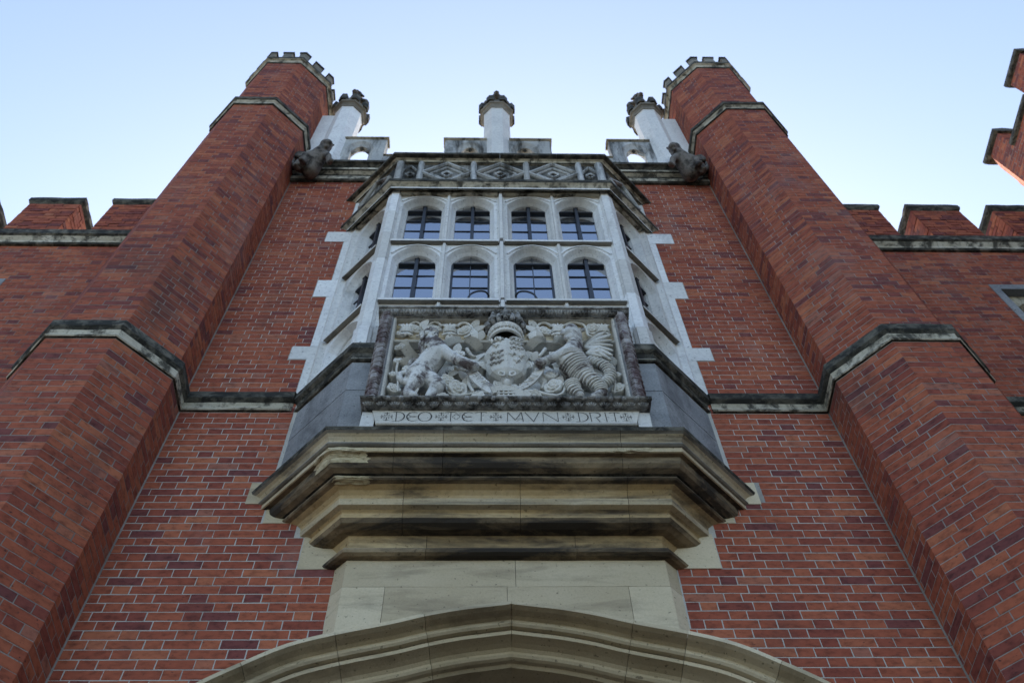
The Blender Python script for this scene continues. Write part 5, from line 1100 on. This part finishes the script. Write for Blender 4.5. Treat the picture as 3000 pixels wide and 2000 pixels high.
top = cring(cw * 0.78, z0 + 0.26); mb.face(top, 'dark')  # dark lid and inner wall stand in for shade inside the crown
crown = mb.build('crown', panel, fix=False, smooth=False)
for k in range(15):
    t = math.pi * (k + 0.5) / 15; q = MB(); x, y = cx + cw * 0.97 * math.cos(t), -0.50 - cw * 0.97 * math.sin(t)
    q.tube([(x, y, z0 + 0.03, 0.006), (x, y - 0.004, z0 + 0.052, 0.015), (x, y, z0 + 0.075, 0.006)], 'carved', 6); q.build('bead', crown, smooth=True)
for k in range(9):
    t = math.pi * (k + 0.5) / 9; ux, uy = math.cos(t), math.sin(t); q = MB(); big = 1.35 if k % 2 == 0 else 0.8
    def CP_(r_, z, rad): return (cx + cw * r_ * ux, -0.50 - cw * r_ * uy, z0 + z, rad)
    q.tube([CP_(0.97, 0.13, 0.02), CP_(1.06, 0.13 + 0.05 * big, 0.026), CP_(1.10, 0.13 + 0.10 * big, 0.02), CP_(1.06, 0.13 + 0.15 * big, 0.010)], 'frame_stone', 7)
    for s2 in (-1, 1):
        tx, ty = -uy * s2, ux * s2; p = CP_(1.07, 0.13 + 0.07 * big, 0)
        q.tube([(p[0], p[1], p[2], 0.016), (p[0] + tx * 0.035, p[1] - ty * 0.03, p[2] + 0.02, 0.017), (p[0] + tx * 0.05, p[1] - ty * 0.045, p[2] - 0.005, 0.009)], 'frame_stone', 6)
    q.build('crown_leaf', crown, smooth=True)
tp = RELIEF['crown_top']; q = MB()
for s2 in (-1, 0, 1): q.tube([(tp[0], -0.60, tp[2] - 0.10, 0.022), (tp[0] + s2 * 0.03, -0.63, tp[2] - 0.03, 0.026), (tp[0] + s2 * 0.055, -0.635, tp[2] + (0.02 if s2 == 0 else 0.0), 0.014)], 'frame_stone', 7)
for s2 in (-1, 1): q.tube([tuple(p) + (0.016,) for p in catmull([(cx + s2 * cw * 0.85, -0.53, z0 + 0.17), (cx + s2 * cw * 0.6, -0.60, z0 + 0.30), (tp[0] + s2 * 0.03, -0.62, tp[2] - 0.07)], 5)], 'frame_stone', 6)
q.build('crown_arch', crown, smooth=True)

# ---- roses, vines, leaves, ribbons, garter
def rose_mesh(mat):
    me = bpy.data.meshes.new('rose'); V = []; F = []; nr, na = 12, 40
    prof = [(0.0, 0.42), (0.13, 0.46), (0.20, 0.40), (0.24, 0.24), (0.36, 0.42), (0.50, 0.46), (0.56, 0.34), (0.60, 0.16), (0.78, 0.36), (0.95, 0.34), (1.0, 0.0), (0.75, -2.6)]
    for i, (r_, h_) in enumerate(prof):
        for k in range(na):
            t = 2 * math.pi * k / na; ph = 5 * t + (math.pi if 3 < i < 7 else 0)
            lobe = 1 - (0.13 * (1 - abs(math.cos(ph / 2))) ** 0.7 if i > 3 else 0); hh = h_ * (1 - 0.35 * (1 - abs(math.cos(ph / 2))) ** 2 if i > 3 else 1)
            V.append((r_ * lobe * math.cos(t), -hh * 0.8, r_ * lobe * math.sin(t)))
    for i in range(nr - 1):
        for k in range(na): a = i * na + k; b = i * na + (k + 1) % na; F.append((a, b, b + na, a + na))
    me.from_pydata(V, [], F); me.materials.append(M[mat]); me.polygons.foreach_set('use_smooth', [True] * len(F)); return me
RM = rose_mesh('carved')
for x, y, z, r_ in RELIEF['roses']:
    o = bpy.data.objects.new('rose', RM); link(o, panel); o.location = (x, y + 0.012, z + H); r_ *= 1.12; o.scale = (r_, r_ * 1.15, r_ * 1.25); o.rotation_euler = (R(14), random.uniform(0, 6), 0)
for ch in RELIEF['vines']:
    mb = MB(); P = catmull([p[:3] for p in ch], 5); mb.tube([tuple(p) + (ch[0][3] * (0.95 - 0.3 * k / len(P)),) for k, p in enumerate(P)], 'carved', 7); mb.build('vine', panel, smooth=True)
def leaf_mesh():
    me = bpy.data.meshes.new('leaf'); V = []; F = []; n = 7
    for i in range(n + 1):
        t = i / n; wd = 0.5 * math.sin(math.pi * min(1, t ** 0.75)) ** 0.8
        for k in range(-2, 3): V.append((wd * k / 2, -(0.28 - 0.10 * (k / 2) ** 2 - 0.10 * (abs(k) == 0)) * (0.5 + 0.5 * math.sin(math.pi * t)), t * 1.6 - 0.8))
    for i in range(n):
        for k in range(4): a = i * 5 + k; F.append((a, a + 1, a + 6, a + 5))
    me.from_pydata(V, [], F); me.materials.append(M['carved']); me.polygons.foreach_set('use_smooth', [True] * len(F)); return me
LMESH = leaf_mesh()
for x, y, z, a in RELIEF['leaves']:
    o = bpy.data.objects.new('leaf', LMESH); link(o, panel); o.location = (x, y, z + H); o.scale = (0.075, 0.09, 0.085); o.rotation_euler = (R(12), R(a), 0)
rl = random.Random(11)
for i in range(17):                           # undergrowth behind the beasts
    for j in range(6):
        x = PX - 0.88 + i * 0.11 + rl.uniform(-0.03, 0.03); z = 6.02 + j * 0.175 + rl.uniform(-0.04, 0.04)
        if abs(x - ctr) < 0.17 or z > RELIEF['ledge'] - 0.05: continue
        if (i * 7 + j * 3) % 5 == 0:
            o = bpy.data.objects.new('rose', RM); link(o, panel); s_ = rl.uniform(0.034, 0.046); o.location = (x, -0.455, z + H); o.scale = (s_, s_ * 1.1, s_ * 1.25); o.rotation_euler = (R(10), rl.uniform(0, 6), 0)
        else:
            o = bpy.data.objects.new('leaf', LMESH); link(o, panel); o.location = (x, -0.415 - rl.uniform(0, 0.05), z + H); s_ = rl.uniform(0.06, 0.085); o.scale = (s_, 0.12, s_ * 1.2); o.rotation_euler = (R(rl.uniform(0, 25)), rl.uniform(0, 6.28), R(rl.uniform(-20, 20)))
for x, y, z in RELIEF['vases']:               # sheaf-like vases in the frieze
    q = MB()
    for s2 in (-2, -1, 0, 1, 2): q.tube([(x + s2 * 0.010, y, z + 0.01, 0.012), (x + s2 * 0.022, y - 0.012, z + 0.07, 0.015), (x + s2 * 0.036, y - 0.006, z + 0.115 - abs(s2) * 0.012, 0.007)], 'carved', 6)
    for dz in (-0.035, -0.012, 0.011): q.tube([(x - 0.055, y, z + dz, 0.009), (x - 0.03, y - 0.022, z + dz, 0.012), (x + 0.03, y - 0.022, z + dz, 0.012), (x + 0.055, y, z + dz, 0.009)], 'carved', 6)
    for s2 in (-1, 0, 1): q.tube([(x, y, z - 0.04, 0.014), (x + s2 * 0.04, y - 0.012, z - 0.085, 0.016), (x + s2 * 0.065, y, z - 0.075 - (0.02 if s2 == 0 else 0), 0.008)], 'carved', 6)
    q.build('frieze_vase', panel, smooth=True)
def ribbon(pts, name, wd, mat, pleat=0.010, nv=8, across=(0, 0.35, 1)):
    P = catmull(pts, 14); mb = MB(); rows = []
    ac = Vector(across).normalized()
    for k, p in enumerate(P):
        d = (P[min(k + 1, len(P) - 1)] - P[max(k - 1, 0)]).normalized(); s = Vector((-d.z, 0, d.x)).normalized(); off = Vector((0, -pleat if k % 2 else pleat * 0.2, 0))
        hw = wd / 2 * (0.75 + 0.25 * math.sin(math.pi * k / (len(P) - 1)))
        rows.append([p + s * hw + off, p - s * hw + off + Vector((0, 0.02, 0)), p - s * hw + off + Vector((0, 0.035, 0)), p + s * hw + off + Vector((0, 0.018, 0))])
    mb.loft(rows, mat); return mb.build(name, panel)
for pts in RELIEF['ribbons']: ribbon(pts, 'pleated_ribbon', 0.085, 'carved')
gl = ribbon(RELIEF['garterL'], 'garter_band', 0.085, 'carved_dark', 0.0); gr = ribbon(RELIEF['garterR'], 'garter_band', 0.085, 'carved', 0.0)
ribbon(RELIEF['collarL'], 'garter_band', 0.07, 'carved', 0.0); ribbon(RELIEF['collarR'], 'garter_band', 0.07, 'carved', 0.0)
ribbon(RELIEF['scroll'], 'motto_scroll', 0.075, 'carved', 0.0)
# raised letters on the garter
def glyph(parent, c, ang, kind):
    q = MB(); u = Vector((math.cos(ang), 0, math.sin(ang))); v = Vector((-u.z, 0, u.x)); hh, ww = 0.024, 0.011
    seg = {'I': [((0, -1), (0, 1))], 'S': [((1, 0.9), (-1, 0.6)), ((-1, 0.6), (1, -0.5)), ((1, -0.5), (-1, -0.9))], 'N': [((-1, -1), (-1, 1)), ((-1, 1), (1, -1)), ((1, -1), (1, 1))],
           'E': [((-1, -1), (-1, 1)), ((-1, 1), (1, 1)), ((-1, 0), (0.7, 0)), ((-1, -1), (1, -1))], 'H': [((-1, -1), (-1, 1)), ((1, -1), (1, 1)), ((-1, 0), (1, 0))], 'T': [((0, -1), (0, 1)), ((-1, 1), (1, 1))]}[kind]
    for (a, b), (p, r_) in seg:
        p0 = Vector(c) + u * a * ww + v * b * hh; p1 = Vector(c) + u * p * ww + v * r_ * hh; q.tube([tuple(p0) + (0.0045,), tuple(p1) + (0.0045,)], 'carved', 5)
    q.build('letter', parent)
def along(pts, f): P = catmull(pts, 8); k = f * (len(P) - 1); i = min(int(k), len(P) - 2); p = P[i].lerp(P[i + 1], k - i); d = P[i + 1] - P[i]; return p, math.atan2(d.z, d.x)
for f, ch in ((0.30, 'E'), (0.45, 'T'), (0.60, 'H')): p, a = along(RELIEF['garterL'], f); glyph(gl, (p.x, p.y - 0.008, p.z), a, ch)
for f, ch in ((0.78, 'I'), (0.64, 'S'), (0.50, 'N'), (0.36, 'E')): p, a = along(RELIEF['garterR'], f); glyph(gr, (p.x, p.y - 0.008, p.z), a + math.pi, ch)
pc = RELIEF['portcullis']; q = MB()
for k in range(4): q.box(pc[0] - 0.06 + k * 0.036, pc[0] - 0.048 + k * 0.036, pc[1] - 0.01, pc[1] + 0.02, pc[2] - 0.05, pc[2] + 0.06, 'carved')
for k in range(3): q.box(pc[0] - 0.065, pc[0] + 0.065, pc[1] - 0.013, pc[1] + 0.02, pc[2] - 0.035 + k * 0.036, pc[2] - 0.023 + k * 0.036, 'carved')
q.box(pc[0] - 0.07, pc[0] + 0.07, pc[1] + 0.004, pc[1] + 0.06, pc[2] - 0.055, pc[2] + 0.062, 'carved'); q.build('portcullis', panel)
